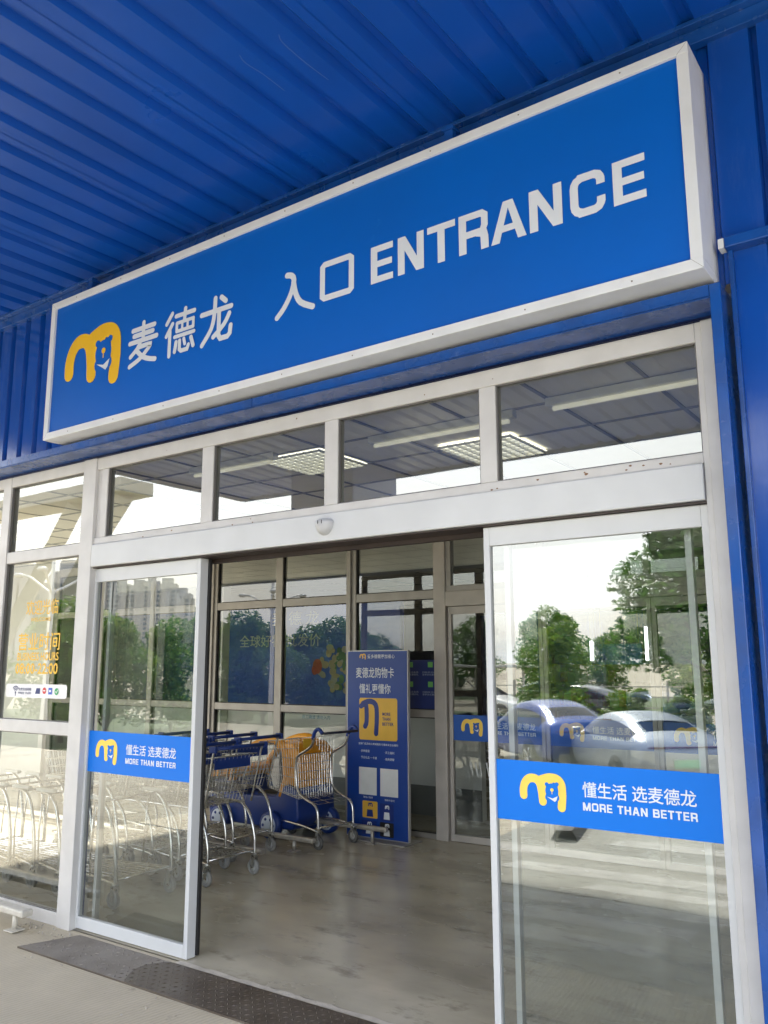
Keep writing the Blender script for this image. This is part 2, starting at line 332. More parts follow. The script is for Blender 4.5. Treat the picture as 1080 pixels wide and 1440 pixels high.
def corrug(mb, axis_len, a0, a1, period, depth, fn, mi=0, low=.62, ramp=.09):
    """trapezoid sheet: fn(a, d, e) -> point, a along the corrugation, d = rib height, e = 0/1 end"""
    prof = []; a = a0
    while a < a1-1e-4:
        prof += [(a, 0), (a+period*low, 0), (a+period*(low+ramp), depth), (a+period*(1-ramp), depth)]; a += period
    prof = [q for q in prof if q[0] < a1-1e-4]; prof.append((a1, prof[-1][1] if prof[-1][1] > 0 else 0))
    for (p, dp), (q, dq) in zip(prof, prof[1:]):
        mb.face([fn(p, dp, 0), fn(q, dq, 0), fn(q, dq, 1), fn(p, dp, 1)], mi)

# ------------------------------------------------------------------ ground
gm = MB()
ys_ = [60, -7.2, -10.6, -60, -400, -3000]; zs_ = [-.02, -.02, -.66, -.66, -.66, -.66]
for (ya, za), (yb, zb) in zip(list(zip(ys_, zs_)), list(zip(ys_, zs_))[1:]):
    xs_ = [-3000, -60, 40, 3000]
    for xa, xb in zip(xs_, xs_[1:]): gm.face([(xa, ya, za), (xb, ya, za), (xb, yb, zb), (xa, yb, zb)])
tag(gm.build('ground', LOT), kind='structure')
pm = MB(); pm.face([(-3.4, -7.0, 0), (14, -7.0, 0), (14, .02, 0), (-16, .02, 0), (-16, -2.2, 0), (-3.4, -2.2, 0)])
for q in ((-3.4, -7, 14, -7), (-3.4, -7, -3.4, -2.2), (-16, -2.2, -3.4, -2.2)): pm.face([(q[0], q[1], 0), (q[2], q[3], 0), (q[2], q[3], -.03), (q[0], q[1], -.03)])
tag(pm.build('pavement', PAVE), kind='structure')
fm = MB(); fm.face([(-9, .02, .006), (12, .02, .006), (12, 22, .006), (-9, 22, .006)])
tag(fm.build('floor', FLOORI), kind='structure')
jm = MB()
jm.face([(-16, -2.74, .004), (14, -2.62, .004), (14, -2.60, .004), (-16, -2.72, .004)])
tag(jm.build('pavement_joint', mat('joint_bitumen', (.06, .055, .05), .9)), kind='structure')

dv = MB(); dv.face([(.1, -6.6, .002), (14, -5.9, .002), (14, -1.05, .002), (1.2, -1.15, .002), (.5, -2.6, .002)])
tag(dv.build('driveway', mat('worn_driveway', (.27, .262, .225), .85, col2=(.37, .36, .31), scale=1.1, bump=.15, bscale=40, detail=9)), kind='structure')
def zgr(y): return 0 if y > -7 else (-.02-(-7.2-y)/3.4*.64 if -10.6 < y < -7.2 else (-.66 if y <= -10.6 else -.02))
zm = MB()
for (y_, xa, xb, hw_) in ((5.35, 1.7, 6.5, .13), (4.70, 1.5, 6.5, .15), (3.98, .1, 6.5, .16), (3.36, 1.0, 6.4, .15), (2.92, 1.9, 6.2, .10), (2.46, .5, 3.1, .12), (2.03, .7, 2.9, .13), (1.58, .9, 2.8, .12)):
    yl_ = lambda x: -y_-.085*(x-1.5)
    zm.face([(xa, yl_(xa)-hw_, .004), (xb, yl_(xb)-hw_, .004), (xb, yl_(xb)+hw_, .004), (xa-.1, yl_(xa)+hw_, .004)])
tag(zm.build('zebra_crossing', ASPH), kind='structure')
sm_ = MB()
sm_.face([(-26, -20, -.652), (-7.5, -21.5, -.652), (-7.5, -26, -.652), (-26, -27, -.652)])
sm_.face([(-40, -11.5, -.652), (-16.5, -11.2, -.652), (-17.2, -20, -.652), (-40, -24, -.652)])
sm_.face([(-8, -19.8, -.652), (14, -19.3, -.652), (14, -26, -.652), (-7.4, -26.5, -.652)])
sm_.face([(-40, -38, -.652), (40, -38, -.652), (40, -60, -.652), (-40, -60, -.652)])
tag(sm_.build('grass', GRASS), kind='stuff')

# ------------------------------------------------------------------ store building front
K = .969                                    # sign plane sits .32 m in front of the wall
SX = lambda x: CAM.x+(x-CAM.x)*K
SZ = lambda z: CAM.z+(z-CAM.z)*K
SY = -.32
b = thing('store_building', (1.6, 0, 0), 'blue ribbed steel store front with white framed entrance glazing', 'building')
WY = -.10
cl = MB()
# upper wall (above the entrance), left wall top, right wall
corrug(cl, 0, -9, 3.95, .205, .035, lambda a, d, e: (a, WY+d, 3.36 if e == 0 else 4.66), low=.66, ramp=.07)
corrug(cl, 0, 3.95, 10, .17, .04, lambda a, d, e: (a, WY+d, 0 if e == 0 else 4.66), low=.80, ramp=.05)
cl.build('wall_cladding', BLUE, b, recalc=False)
fl = MB()
fl.box(-9, -.205, 3.285, 3.865, -.195, 3.335)            # lip
fl.box(-9, -.195, 3.279, 3.862, -.002, 3.285)            # soffit of the flashing
fl.box(-9, -.195, 3.327, 3.862, -.10, 3.333)
fl.box(-4.6, -.2065, 3.287, -4.59, -.193, 3.338)
fl.box(1.2, -.2075, 3.282, 1.206, -.05, 3.338)
fl.build('window_flashing', BLUE_D, b)
tr = MB()
tr.box(3.866, -.205, 0, 3.912, -.0, 3.336, c=.004)       # casing beside the door
tr.box(3.935, -.125, 0, 3.955, -.085, 3.5, c=.003)
tr.box(-9, -.135, 4.53, 10, -.085, 4.60, c=.004)         # trim under the soffit
tr.box(-9, -.175, 4.60, 10, -.085, 4.625, c=.004)
tr.box(3.93, -.16, 3.50, 10, -.09, 3.55, c=.005)         # ledge on the right wall
tr.build('wall_trim', BLUE_D, b)
ec = MB(); ec.box(3.905, -.158, 3.503, 3.929, -.1, 3.547, c=.002); ec.box(3.908, -.13, 3.515, 3.93, -.10, 3.535)
ec.build('trim_end_cap', WHITE2, b)

fr = MB()
D0, D1 = 0.0, .07
def vbar(x0, x1, z0, z1, y0=D0, y1=D1, mb=fr, c=.004): mb.box(x0, y0, z0, x1, y1, z1, c=c)
vbar(-.707, -.560, 0, 3.262, -.012, .08)                # left white column
vbar(3.772, 3.862, 0, 3.262, -.012, .08)                # right jamb
vbar(3.744, 3.772, 0, 3.262, .0, .08)
vbar(-2.44, -1.79, 0.0, 0.09, .006, .075)
for a, bb in [(-.56, -.433), (.559, .666), (1.604, 1.703), (2.640, 2.735)]:
    vbar(a if a > -.5 else -.5, bb, 2.665, 3.172, .004, D1)
vbar(-.56, -.5, 2.665, 3.172, .016, .08)
vbar(-.56, 3.744, 3.172, 3.262); vbar(-.56, 3.744, 2.616, 2.665, .002, .072)
XL = [(-1.682, -.701), (-2.82, -1.79), (-3.93, -2.90)]
for i, (a, bb) in enumerate(XL):
    vbar(a-.11 if i < 2 else a-.08, a, 0.0, 3.262, -.004, .075)
    vbar(a, bb, 3.179, 3.262); vbar(a, bb, 2.554, 2.642, .002, .072); vbar(a, bb, 1.262, 1.352, .002, .072); vbar(a, bb, 0.0, .085, .002, .072)
fr.build('window_frame', DIRTY, b)
rs = MB()
for k in range(15):
    xx = rnd.choice([rnd.uniform(-.5, 3.7), rnd.uniform(2.6, 3.74)]); zz = 2.622+rnd.random()*.036; a_ = .002+.0045*rnd.random()
    rs.face([(xx+a_*1.6*math.cos(t)*(1+.3*math.sin(3*t+k)), .0012, zz+a_*math.sin(t)) for t in [R(40*j) for j in range(9)]])
for k in range(5):
    xx = rnd.uniform(-.5, 3.7); zz = 3.20+rnd.random()*.05; a_ = .002+.004*rnd.random()
    rs.face([(xx+a_*math.cos(t), -.0008, zz+a_*math.sin(t)) for t in [R(40*j) for j in range(9)]])
rs.build('rust_spot', mat('rust', (.20, .11, .06), .9), b)['kind'] = 'stuff'
gk = MB()                                                # dark gaskets round the glass
def gasket(x0, x1, z0, z1, y=.012, t=.006):
    for q in ((x0, z0, x1, z0+t), (x0, z1-t, x1, z1), (x0, z0+t, x0+t, z1-t), (x1-t, z0+t, x1, z1-t)): gk.box(q[0], y, q[1], q[2], y+.02, q[3])
panes = [(-.433, .559, 2.665, 3.172), (.666, 1.604, 2.665, 3.172), (1.703, 2.640, 2.665, 3.172), (2.735, 3.744, 2.665, 3.172)]
for a, bb in XL: panes += [(a, bb, 2.642, 3.179), (a, bb, 1.352, 2.554), (a, bb, .085, 1.262)]
for (a, bb, z0, z1) in panes:
    gasket(a, bb, z0, z1)
    p = MB(); p.face([(a, .035, z0), (bb, .035, z0), (bb, .035, z1), (a, .035, z1)]); p.build('window_pane', GLASS, b)
gk.build('window_gasket', ALU_D, b)
hd = MB(); hd.box(-.556, -.0155, 2.452, 3.742, .16, 2.615, c=.006)
hd.build('door_header', WHITE, b)
hg = MB(); hg.box(-.55, .005, 2.443, 3.742, .20, 2.449); hg.box(-.5, .165, 2.42, 3.74, .21, 2.45)
hg.build('door_track', mat('rusty_track', (.05, .035, .03), .6, var=.4), b)
hn = MB(); hn.box(-.55, .162, 2.452, 3.742, .22, 2.66); hn.box(-.70, .085, 0, -.56, .10, 3.25); hn.build('inner_header', NAVY, b)
# curved sensor cap
se = MB()
se.lathe([(.0, .05), (.02, .049), (.042, .04), (.056, .022), (.06, 0.0)], (0, 0, 0), 'y', 28)
k0 = [(v[0], -v[1], v[2]) for v in se.v]
se.v = [(1.632+q[0]*1.02, -.0165+q[1], 2.560+(q[2]*1.25 if q[2] < 0 else q[2]*.42)) for q in k0]
so_ = se.build('door_sensor', mat('sensor_plastic', (.50, .51, .53), .3, var=.1), b)
sd = MB()
for dx in (-.016, .012): sd.box(1.632+dx, -.0685, 2.548, 1.632+dx+.003, -.055, 2.568)
sd.box(1.614, -.0685, 2.556, 1.622, -.055, 2.559)
sd.build('sensor_mark', RUB, b)

# fixed glass panels behind the sliding leaves
fx = MB()
for a, bb in ((-.50, .50), (2.70, 3.635)):
    fx.box(a, .12, .0, a+.03, .16, 2.443, c=.002); fx.box(bb-.03, .12, .0, bb, .16, 2.443, c=.002); fx.box(a+.03, .12, 0, bb-.03, .16, .05); fx.box(a+.03, .12, 2.40, bb-.03, .16, 2.443)
fx.build('sidelight_frame', WHITE, b)
for a, bb in ((-.47, .47), (2.73, 3.605)):
    p = MB(); p.face([(a, .14, .05), (bb, .14, .05), (bb, .14, 2.40), (a, .14, 2.40)]); p.build('sidelight_pane', GLASS_IN, b)

# opening hours lettering and sticker on the left window
oh = MB(); yy = .031
text(oh, '欢迎光临', -1.40, 2.135, .115, yy, 0, .42, .008)
text(oh, 'WELCOME', -1.33, 2.085, .03, yy, 0, .26, .01)
text(oh, '营业时间', -1.475, 1.865, .135, yy, 0, .54, .010)
text(oh, 'BUSINESS HOURS', -1.475, 1.79, .062, yy, 0, .535, .018)
text(oh, '08:00-22:00', -1.49, 1.69, .082, yy, 0, .55, .02)
oh.build('opening_hours_lettering', YEL_W, b)
st = MB(); STK = [mat('sticker_white', (.82, .82, .83), .5), NAVY, mat('icon_red', (.6, .05, .05), .5), mat('icon_green', (.03, .35, .12), .5), mat('icon_blue', (.03, .1, .5), .5)]
f = Flat(st, -1.60, 1.515, .79, .10, .032)
f.poly([(.02, 0), (.98, 0), (1, .15), (1, .85), (.98, 1), (.02, 1), (0, .85), (0, .15)], 0)
for k_ in range(3):
    rr = .15+.11*k_
    f.stroke([(.17+rr*.16*math.cos(t), .40+rr*1.15*math.sin(t)) for t in [R(40+10*j) for j in range(11)]], .008, 1)
f.disc(.17, .36, .012, .09, 1); f.stroke([(.17, .32), (.17, .12)], .008, 1)
f.poly([(.50, .3), (.58, .3), (.58, .72), (.52, .72)], 1); f.disc(.65, .54, .03, .24, 2); f.poly([(.715, .28), (.775, .28), (.775, .76), (.715, .76)], 4); f.disc(.845, .5, .032, .25, 3)
f.stroke([(.83, .5), (.842, .4), (.865, .62)], .006, 0); f.stroke([(.635, .54), (.665, .54)], .008, 0); f.poly([(.73, .45), (.76, .45), (.76, .6), (.73, .6)], 0)
text(st, '免费无线网络', -1.425, 1.566, .022, .029, 1, .17, .01); text(st, 'FREE WIFI', -1.425, 1.54, .016, .029, 1, .17, .01)
st.build('window_sticker', STK, b)

# ------------------------------------------------------------------ sliding entrance doors
def front_door(x0, x1, seal_side, lx, tx, tw, label):
    d = thing('sliding_door', ((x0+x1)/2, .06, 0), label, 'door', 'front sliding door leaves')
    f_ = MB(); y0, y1 = .037, .077; ztop = 2.441
    f_.box(x0, y0, .012, x0+.034, y1, ztop, c=.003); f_.box(x1-.034, y0, .012, x1, y1+(.028 if seal_side > 0 else 0), ztop, c=.003)
    f_.box(x0+.034, y0, .012, x1-.034, y1, .088, c=.003); f_.box(x0+.034, y0, 2.345, x1-.034, y1, ztop, c=.003)
    f_.build('door_frame', WHITE, d)
    p = MB(); p.face([(x0+.034, .055, .088), (x1-.034, .055, .088), (x1-.034, .055, 2.345), (x0+.034, .055, 2.345)]); p.build('glass_pane', GLASS, d)
    s_ = MB()
    if seal_side > 0: s_.box(x1-.03, .1055, .02, x1+.012, .13, 2.44, c=.003)
    else: s_.box(x0-.008, .06, .02, x0, .112, 2.44, c=.002)
    s_.build('rubber_seal', RUB, d)
    bd = MB()
    bd.box(x0+.036, .0505, 1.030, x1-.036, .054, 1.305, 0)
    logo(bd, lx, 1.088, .235, .165, .0500, 1, 0, 2)
    text(bd, '懂生活 选麦德龙', tx, 1.163, .068, .0498, 2, tw, .010)
    block_text(bd, 'MORE THAN BETTER', tx, 1.106, .035, tw, .0499, 2)
    bd.build('slogan_band', [BAND, YEL_B, LETTER], d)
front_door(-.579, .545, 1, -.462, -.135, .500, 'left open glass sliding door with slogan band, beside the opening hours window')
front_door(2.629, 3.740, -1, 2.785, 3.100, .505, 'right open glass sliding door with slogan band, beside the blue wall')

# ------------------------------------------------------------------ entrance sign
x0, x1, z0, z1 = SX(-.954), SX(3.846)+.008, SZ(3.413), SZ(4.5)
s = thing('store_sign', ((x0+x1)/2, WY, z0), 'long blue entrance sign box in white frame above the doors', 'sign')
fb = .05
f_ = MB()
yb = -.055
f_.box(x0, SY, z0, x1, yb, z0+fb, c=.003); f_.box(x0, SY, z1-fb, x1, yb, z1, c=.003)
f_.box(x0, SY+.001, z0+fb, x0+fb, yb, z1-fb); f_.box(x1-fb, SY+.001, z0+fb, x1, yb, z1-fb)
for (cx, cz) in ((x0, z0), (x1, z0), (x0, z1), (x1, z1)):
    pass
f_.build('sign_frame', WHITE2, s)
mj = MB()
for (cx, cz, sx_, sz_) in ((x0, z0, 1, 1), (x1, z0, -1, 1), (x0, z1, 1, -1), (x1, z1, -1, -1)):
    mj.face([(cx, SY-.0006, cz), (cx+sx_*fb, SY-.0006, cz+sz_*fb), (cx+sx_*fb+.0018, SY-.0006, cz+sz_*fb), (cx+.0018, SY-.0006, cz)])
for k in range(9):
    xx = x0+.3+k*(x1-x0-.6)/8; mj.lathe([(0, -.001), (.004, -.001), (.0045, .001)], (xx, SY, z1-.022), 'y', 8); mj.lathe([(0, -.001), (.004, -.001), (.0045, .001)], (xx, SY, z0+.022), 'y', 8)
mj.build('frame_joint', mat('joint_grey', (.25, .22, .19), .7), s)['kind'] = 'stuff'
p = MB(); p.box(x0+fb, SY+.016, z0+fb, x1-fb, SY+.03, z1-fb); p.build('sign_face', SIGNBLUE, s)
br = MB()
for xb in (SX(-.6), SX(2.55)): br.box(xb, SY+.06, z1, xb+.05, SY+.10, z1+.13); br.box(xb-.01, SY+.05, z1+.10, xb+.06, SY+.12, z1+.115)
br.build('sign_bracket', BLUE_D, s)
yl = SY+.014
lg = MB(); logo(lg, SX(-.755), SZ(3.705), .655*K, .475*K, yl, 0, 1, 2); lg.build('logo', [YEL, SIGNBLUE, LETTER], s)
def glyph(mb, strokes, xa, za, wx, hz, wd):
    g = Flat(mb, xa, za, wx, hz, yl)
    for q in strokes:
        g.stroke(q[0], wd*(q[1] if len(q) > 1 else 1), 0, sm=(q[2] if len(q) > 2 else 0))
cj = MB(); G = .29*K; WD = .034
mai = [([(.12, .87), (.88, .87)],), ([(.17, .72), (.83, .72)],), ([(.03, .565), (.97, .565)],), ([(.5, 1.0), (.5, .58)],),
       ([(.40, .50), (.28, .36), (.08, .22)], 1, 3), ([(.33, .405), (.76, .405), (.62, .25), (.40, .10), (.06, -.02)], 1, 3), ([(.30, .33), (.50, .15), (.72, .05), (.95, -.01)], 1, 3)]
de = [([(.22, .98), (.04, .76)],), ([(.24, .72), (.04, .46)],), ([(.16, .56), (.16, -.04)],), ([(.36, .88), (.97, .88)],), ([(.67, 1.0), (.65, .74)],),
      ([(.40, .70), (.95, .70)], .8), ([(.40, .50), (.95, .50)], .8), ([(.40, .70), (.40, .50)], .8), ([(.95, .70), (.95, .50)], .8), ([(.585, .68), (.585, .52)], .7), ([(.765, .68), (.765, .52)], .7),
      ([(.34, .375), (.99, .375)], .85), ([(.40, .24), (.36, .02)],), ([(.52, .25), (.52, .05), (.58, .0), (.78, .0), (.82, .09)], .95), ([(.66, .27), (.70, .14)], .85), ([(.90, .25), (.98, .04)],)]
lon = [([(.04, .70), (.97, .70)],), ([(.47, 1.0), (.45, .62), (.36, .30), (.08, -.02)], 1, 3), ([(.60, .68), (.60, .10), (.66, .02), (.88, .02), (.95, .08), (.97, .25)],), ([(.66, .98), (.80, .86)],), ([(.92, .54), (.76, .32), (.44, .10)], 1, 3)]
glyph(cj, mai, SX(-.005), SZ(3.795), .30*K, G, WD); glyph(cj, de, SX(.375), SZ(3.79), .29*K, G, WD*.9); glyph(cj, lon, SX(.715), SZ(3.785), .29*K, G, WD)
cj.build('store_name_lettering', LETTER, s)
cr = MB()
ru = [([(.28, .97), (.40, .93), (.47, .80), (.40, .52), (.22, .22), (.02, .02)], 1, 3), ([(.46, .76), (.52, .48), (.66, .22), (.98, .03)], 1, 3)]
glyph(cr, ru, SX(1.385), SZ(3.80), .29*K, .265*K, .036)
kou = [([(.5, .96), (.90, .96), (.97, .90), (.97, .10), (.90, .04), (.10, .04), (.03, .10), (.03, .90), (.10, .96), (.5, .96)],)]
glyph(cr, kou, SX(1.735), SZ(3.825), .225*K, .225*K, .036)
# wide squarish capitals drawn bar by bar
H = .218*K; T = .043; zb_ = SZ(3.826)
def cap(ch, x, wd):
    g = Flat(cr, x, zb_, 1, 1, yl)
    def bar(xa, za, xb, zb2): g.poly([(xa, za), (xb, za), (xb, zb2), (xa, zb2)])
    if ch == 'E': bar(0, 0, T, H); bar(T, 0, wd, T*.86); bar(T, H-T*.86, wd, H); bar(T, H/2-T*.42, wd*.96, H/2+T*.42)
    if ch == 'N': bar(0, 0, T, H); bar(wd-T, 0, wd, H); g.poly([(T*.8, H), (T*.2, H), (wd-T*.9, 0), (wd-T*.1, 0)]); g.poly([(0, H), (T*1.12, H), (wd, 0), (wd-T*1.12, 0)])
    if ch == 'T': bar(0, H-T*.86, wd, H); bar(wd/2-T/2, 0, wd/2+T/2, H-T*.86)
    if ch == 'R':
        bar(0, 0, T, H); g.stroke([(T, H-T*.43), (wd*.78, H-T*.43), (wd*.88, H-T*.75), (wd*.88, H*.60), (wd*.80, H*.46), (T, H*.46)], T*.86, rnd_=False); g.stroke([(wd*.62, H*.46), (wd*.84, H*.40), (wd*.87, H*.3), (wd*.88, 0)], T, rnd_=False)
    if ch == 'A':
        g.poly([(0, 0), (T*1.05, 0), (wd/2+T*.25, H), (wd/2-T*.62, H)]); g.poly([(wd, 0), (wd-T*1.05, 0), (wd/2-T*.25, H), (wd/2+T*.62, H)]); bar(wd*.25, H*.24, wd*.75, H*.24+T*.8)
    if ch == 'C':
        e = T*.45
        g.stroke([(wd-e, H*.64), (wd-e, H*.76), (wd-e-.003, H-e-.022), (wd-e-.012, H-e-.008), (wd-e-.026, H-e-.002), (wd*.70, H-e), (wd*.30, H-e), (e+.028, H-e-.004), (e+.013, H-e-.011), (e+.003, H-e-.026), (e, H*.70), (e, H*.30), (e+.003, e+.026), (e+.013, e+.011), (e+.028, e+.004), (wd*.30, e), (wd*.70, e), (wd-e-.026, e+.002), (wd-e-.012, e+.008), (wd-e-.003, e+.022), (wd-e, H*.24), (wd-e, H*.36)], T*.92, rnd_=False)
for ch, xa, wd in zip('ENTRANCE', (2.09, 2.272, 2.462, 2.655, 2.842, 3.055, 3.268, 3.478), (.150, .168, .172, .172, .195, .172, .172, .152)): cap(ch, SX(xa), wd*K)
cr.build('entrance_lettering', LETTER, s)

# ------------------------------------------------------------------ canopy
c = thing('entrance_canopy', (1.6, -3, 4.2), 'deep blue ribbed steel canopy roof over the store entrance', 'canopy')
CX0, CX1, CY = -5.1, 10, -6.0
zc = lambda y: 4.625+.03*y
cm = MB(); corrug(cm, 0, CX0, CX1, .2365, .032, lambda a, d, e: (a, (-.10 if e == 0 else CY), zc(-.1 if e == 0 else CY)+d), low=.62, ramp=.12)
cm.build('ribbed_soffit', SOFFIT, c, recalc=False)
def on_soffit(u_, v_):
    d = fw+r1*((u_-540)/F_)-u1*((v_-720)/F_); z_ = 4.6
    for _ in range(4): p_ = CAM+d*((z_-CAM.z)/d.z); z_ = zc(p_.y)
    return Vector((p_.x, p_.y, z_-.0015))
sc_m = MB()
for path in ([(337, 77), (345, 88), (370, 104), (400, 127)], [(392, 48), (398, 60), (430, 88), (462, 112)]):
    P_ = smooth_path([on_soffit(*q_) for q_ in path], 4)
    for a_, b_ in zip(P_, P_[1:]):
        d_ = (b_-a_).normalized(); n_ = Vector((-d_.y, d_.x, 0))*.0007; sc_m.face([a_+n_, b_+n_, b_-n_, a_-n_])
sc_m.build('scratch', mat('bare_scratch', (.22, .30, .54), .5, var=.2), c)
lp = MB()
for i in range(15):
    xx = CX0+.004+i*4*.2365; lp.face([(xx, -.1, zc(-.1)-.0025), (xx+.05, -.1, zc(-.1)-.0025), (xx+.05, CY, zc(CY)-.0025), (xx, CY, zc(CY)-.0025)])
lp.build('sheet_lap', SOFFIT, c, recalc=False)
rf = MB(); rf.box(CX0-.05, CY-.05, 4.72, CX1, -.05, 4.76); rf.build('unseen_roof_deck', BLUE, c)  # unseen top sheet, added to block light above the soffit
fa = MB(); fa.box(CX0-.05, CY-.06, 4.40, CX1, CY, 4.82, c=.01); fa.box(CX0-.06, CY, 4.40, CX0, -.1, 4.82); fa.build('fascia', BLUE_D, c)
pi = MB(); pi.box(-3.15, -6.0, 0, -2.05, -4.95, 4.50, c=.02); pi.build('pillar', BLUE, c)

# ------------------------------------------------------------------ door mat plate, smear, rail outside
pl = MB(); 
arc = [(.52+.05*math.sin(4*t), -.40+.365*t) for t in [k/10 for k in range(11)]]
pl.face([(-.53, -.40, .010)]+[(a_-.16*math.sin(math.pi*k/10), b2, .010) for k, (a_, b2) in enumerate(arc)]+[(-.40, -.035, .010)], 1)
pl.face([(3.9, -.035, .010), (3.9, -.40, .010)][::-1]+[(a_-.16*math.sin(math.pi*k/10), b2, .010) for k, (a_, b2) in reversed(list(enumerate(arc)))], 0)
pl.face([(-.53, -.40, .010), (3.9, -.40, .010), (3.9, -.40, 0), (-.53, -.40, 0)], 0)
Rm = 0
for i in range(0, 96):
    for j in range(0, 8):
        xx = -.5+i*.0455; y_ = -.375+j*.0445; a = R(45) if (i+j) % 2 else R(-45)
        dx, dy = Vector((math.cos(a), math.sin(a)))*.016; nx, ny = -dy*.32, dx*.32
        if xx < .35 and rnd.random() < .55: continue
        mi_ = 1 if xx < .40 else 0
        pl.face([(xx-dx, y_-dy, .0102), (xx+nx, y_+ny, .0102), (xx, y_, .0145)], mi_); pl.face([(xx+nx, y_+ny, .0102), (xx+dx, y_+dy, .0102), (xx, y_, .0145)], mi_)
        pl.face([(xx+dx, y_+dy, .0102), (xx-nx, y_-ny, .0102), (xx, y_, .0145)], mi_); pl.face([(xx-nx, y_-ny, .0102), (xx-dx, y_-dy, .0102), (xx, y_, .0145)], mi_)
tag(pl.build('checker_plate', [PLATE, PLATE_DUST], recalc=False), 'worn brown steel checker plate along the door sill', 'floor plate')
du = MB()
pts = []
for i in range(40): pts.append((.52+i*.055, .004+.005*math.sin(i*1.3)+.010*rnd.random()))
for i in range(39):
    du.face([(pts[i][0], -.036, .0115), (pts[i+1][0], -.036, .0115), (pts[i+1][0], pts[i+1][1], .0115), (pts[i][0], pts[i][1], .0115)])
tag(du.build('cement_sill', DUST), kind='structure')

gr = MB()
for k in range(80):
    if k < 62: xx, yy = -.95+.5*rnd.random()**1.5, -.03-.13*rnd.random()
    else: xx, yy = rnd.uniform(-1.2, 1.4), rnd.uniform(-.75, -.42)
    a_ = .003+.009*rnd.random()**3; vv = [Vector((rnd.gauss(0, 1), rnd.gauss(0, 1), rnd.gauss(0, 1))).normalized()*a_ for _ in range(6)]
    hullb = bmesh.new(); [hullb.verts.new(Vector((xx, yy, a_*.5))+v_) for v_ in vv]; bmesh.ops.convex_hull(hullb, input=hullb.verts); hullb.verts.index_update()
    gr.raw([v_.co.copy() for v_ in hullb.verts], [[v_.index for v_ in f2.verts] for f2 in hullb.faces]); hullb.free()
tag(gr.build('grit', mat('cement_crumb', (.48, .44, .38), .95, var=.35, scale=30)), 'grey cement crumbs and grit beside the door sill', 'grit', kind='stuff')
def rail(name, x0, x1, y, z, label, w_=.07, posts=(), group=None, m_=None, rz=0):
    o = thing(name, ((x0+x1)/2, y, 0), label, 'rail', group)
    q = MB(); q.box(x0, y-w_/2, z-.045, x1, y+w_/2, z, c=.012); q.build('rail_beam', m_ or CHROME2, o)
    for px in posts:
        q = MB(); q.tube([(px, y, 0.012), (px, y, z-.045)], .018, 12); q.box(px-.05, y-.05, .006, px+.05, y+.05, .014, c=.002); q.build('rail_post', m_ or CHROME2, o)
GALV = mat('galvanised_rail', (.55, .52, .48), .4, metal=.6, var=.25, scale=14)
rail('guard_rail', -4.5, -.72, -.22, .155, 'low pale guard rail outside under the opening hours window', .085, (-.86, -2.4, -4.0), 'low trolley guide rails', m_=mat('cream_rail', (.60, .57, .50), .5, var=.2, scale=20))
rail('guide_rail', -5.4, -.92, .40, .150, 'galvanised guide rail along the trolley row behind the front glass', .05, (-1.2, -3), 'low trolley guide rails', m_=GALV)
rail('guide_rail', -5.0, -.80, 2.12, .135, 'galvanised guide rail beside the second trolley row from the door', .06, (-1.35, -3), 'low trolley guide rails', m_=GALV)
rail('guide_rail', -4.6, -.68, 2.68, .150, 'galvanised guide rail on a cream post beside the single tall trolley', .06, (-.93, -3), 'low trolley guide rails', m_=GALV)
rail('guide_rail', -1.6, -.34, 3.38, .175, 'short guide rail ending in front of the navy standing poster', .05, (-.52,), 'low trolley guide rails', m_=GALV)

# ------------------------------------------------------------------ vestibule
VY = 3.95
cei = MB(); cei.face([(-9, .08, 3.30), (9, .08, 3.30), (9, VY+.1, 3.30), (-9, VY+.1, 3.30)])
cei.face([(-9, VY+.1, 3.32), (12, VY+.1, 3.32), (12, 22, 3.32), (-9, 22, 3.32)])
tag(cei.build('ceiling', TILE, recalc=False), kind='structure')
gb = MB()
for i in range(-14, 15): gb.box(.3+i*.6-.012, .09, 3.292, .3+i*.6+.012, VY, 3.299)
for j in range(7): gb.box(-9, .2+j*.6-.012, 3.290, 9, .2+j*.6+.012, 3.2975)
for j in range(14): gb.box(-9, 4.4+j*1.2-.012, 3.312, 9, 4.4+j*1.2+.012, 3.319)
for i in range(-7, 8): gb.box(.3+i*1.2-.012, 4.1, 3.31, .3+i*1.2+.012, 21, 3.317)
tag(gb.build('ceiling_grid', TBAR), kind='structure')
def troffer(x, y, label, z=3.288):
    o = thing('ceiling_light', (x, y, z), label, 'ceiling light', 'ceiling lights')
    q = MB(); q.box(x-.29, y-.29, z-.004, x+.29, y+.29, z, c=0); q.build('diffuser', LAMP, o)
    g = MB()
    for k in range(-4, 5): g.box(x+k*.07-.004, y-.29, z-.022, x+k*.07+.004, y+.29, z-.004); g.box(x-.29, y+k*.07-.004, z-.021, x+.29, y+k*.07+.004, z-.005)
    g.build('louvre', mat('louvre', (.6, .6, .56), .3, metal=.4), o)
troffer(.0+.6, 1.1, 'square louvred ceiling light above the left side of the doorway'); troffer(1.9, 1.55, 'square louvred ceiling light above the right side of the doorway')
def batten(x, y, label, z=3.24, ln=1.2):
    o = thing('batten_light', (x, y, z), label, 'ceiling light', 'tube lights under the vestibule ceiling')
    q = MB(); q.box(x-ln/2, y-.03, z, x+ln/2, y+.03, z+.05, c=.006); q.build('housing', mat('batten_white', (.7, .7, .64), .5), o)
    q = MB(); q.tube([(x-ln/2+.04, y, z-.016), (x+ln/2-.04, y, z-.016)], .014, 10); q.build('tube', mat('batten_tube', (.9, .88, .75), .4, emit=(1, .93, .7), estr=.10), o)
batten(3.35, .72, 'tube light seen through the right transom window', ln=1.3); batten(1.9, .80, 'tube light seen through the third transom window', ln=1.1); batten(.1, .72, 'tube light seen through the second transom window', ln=.9)

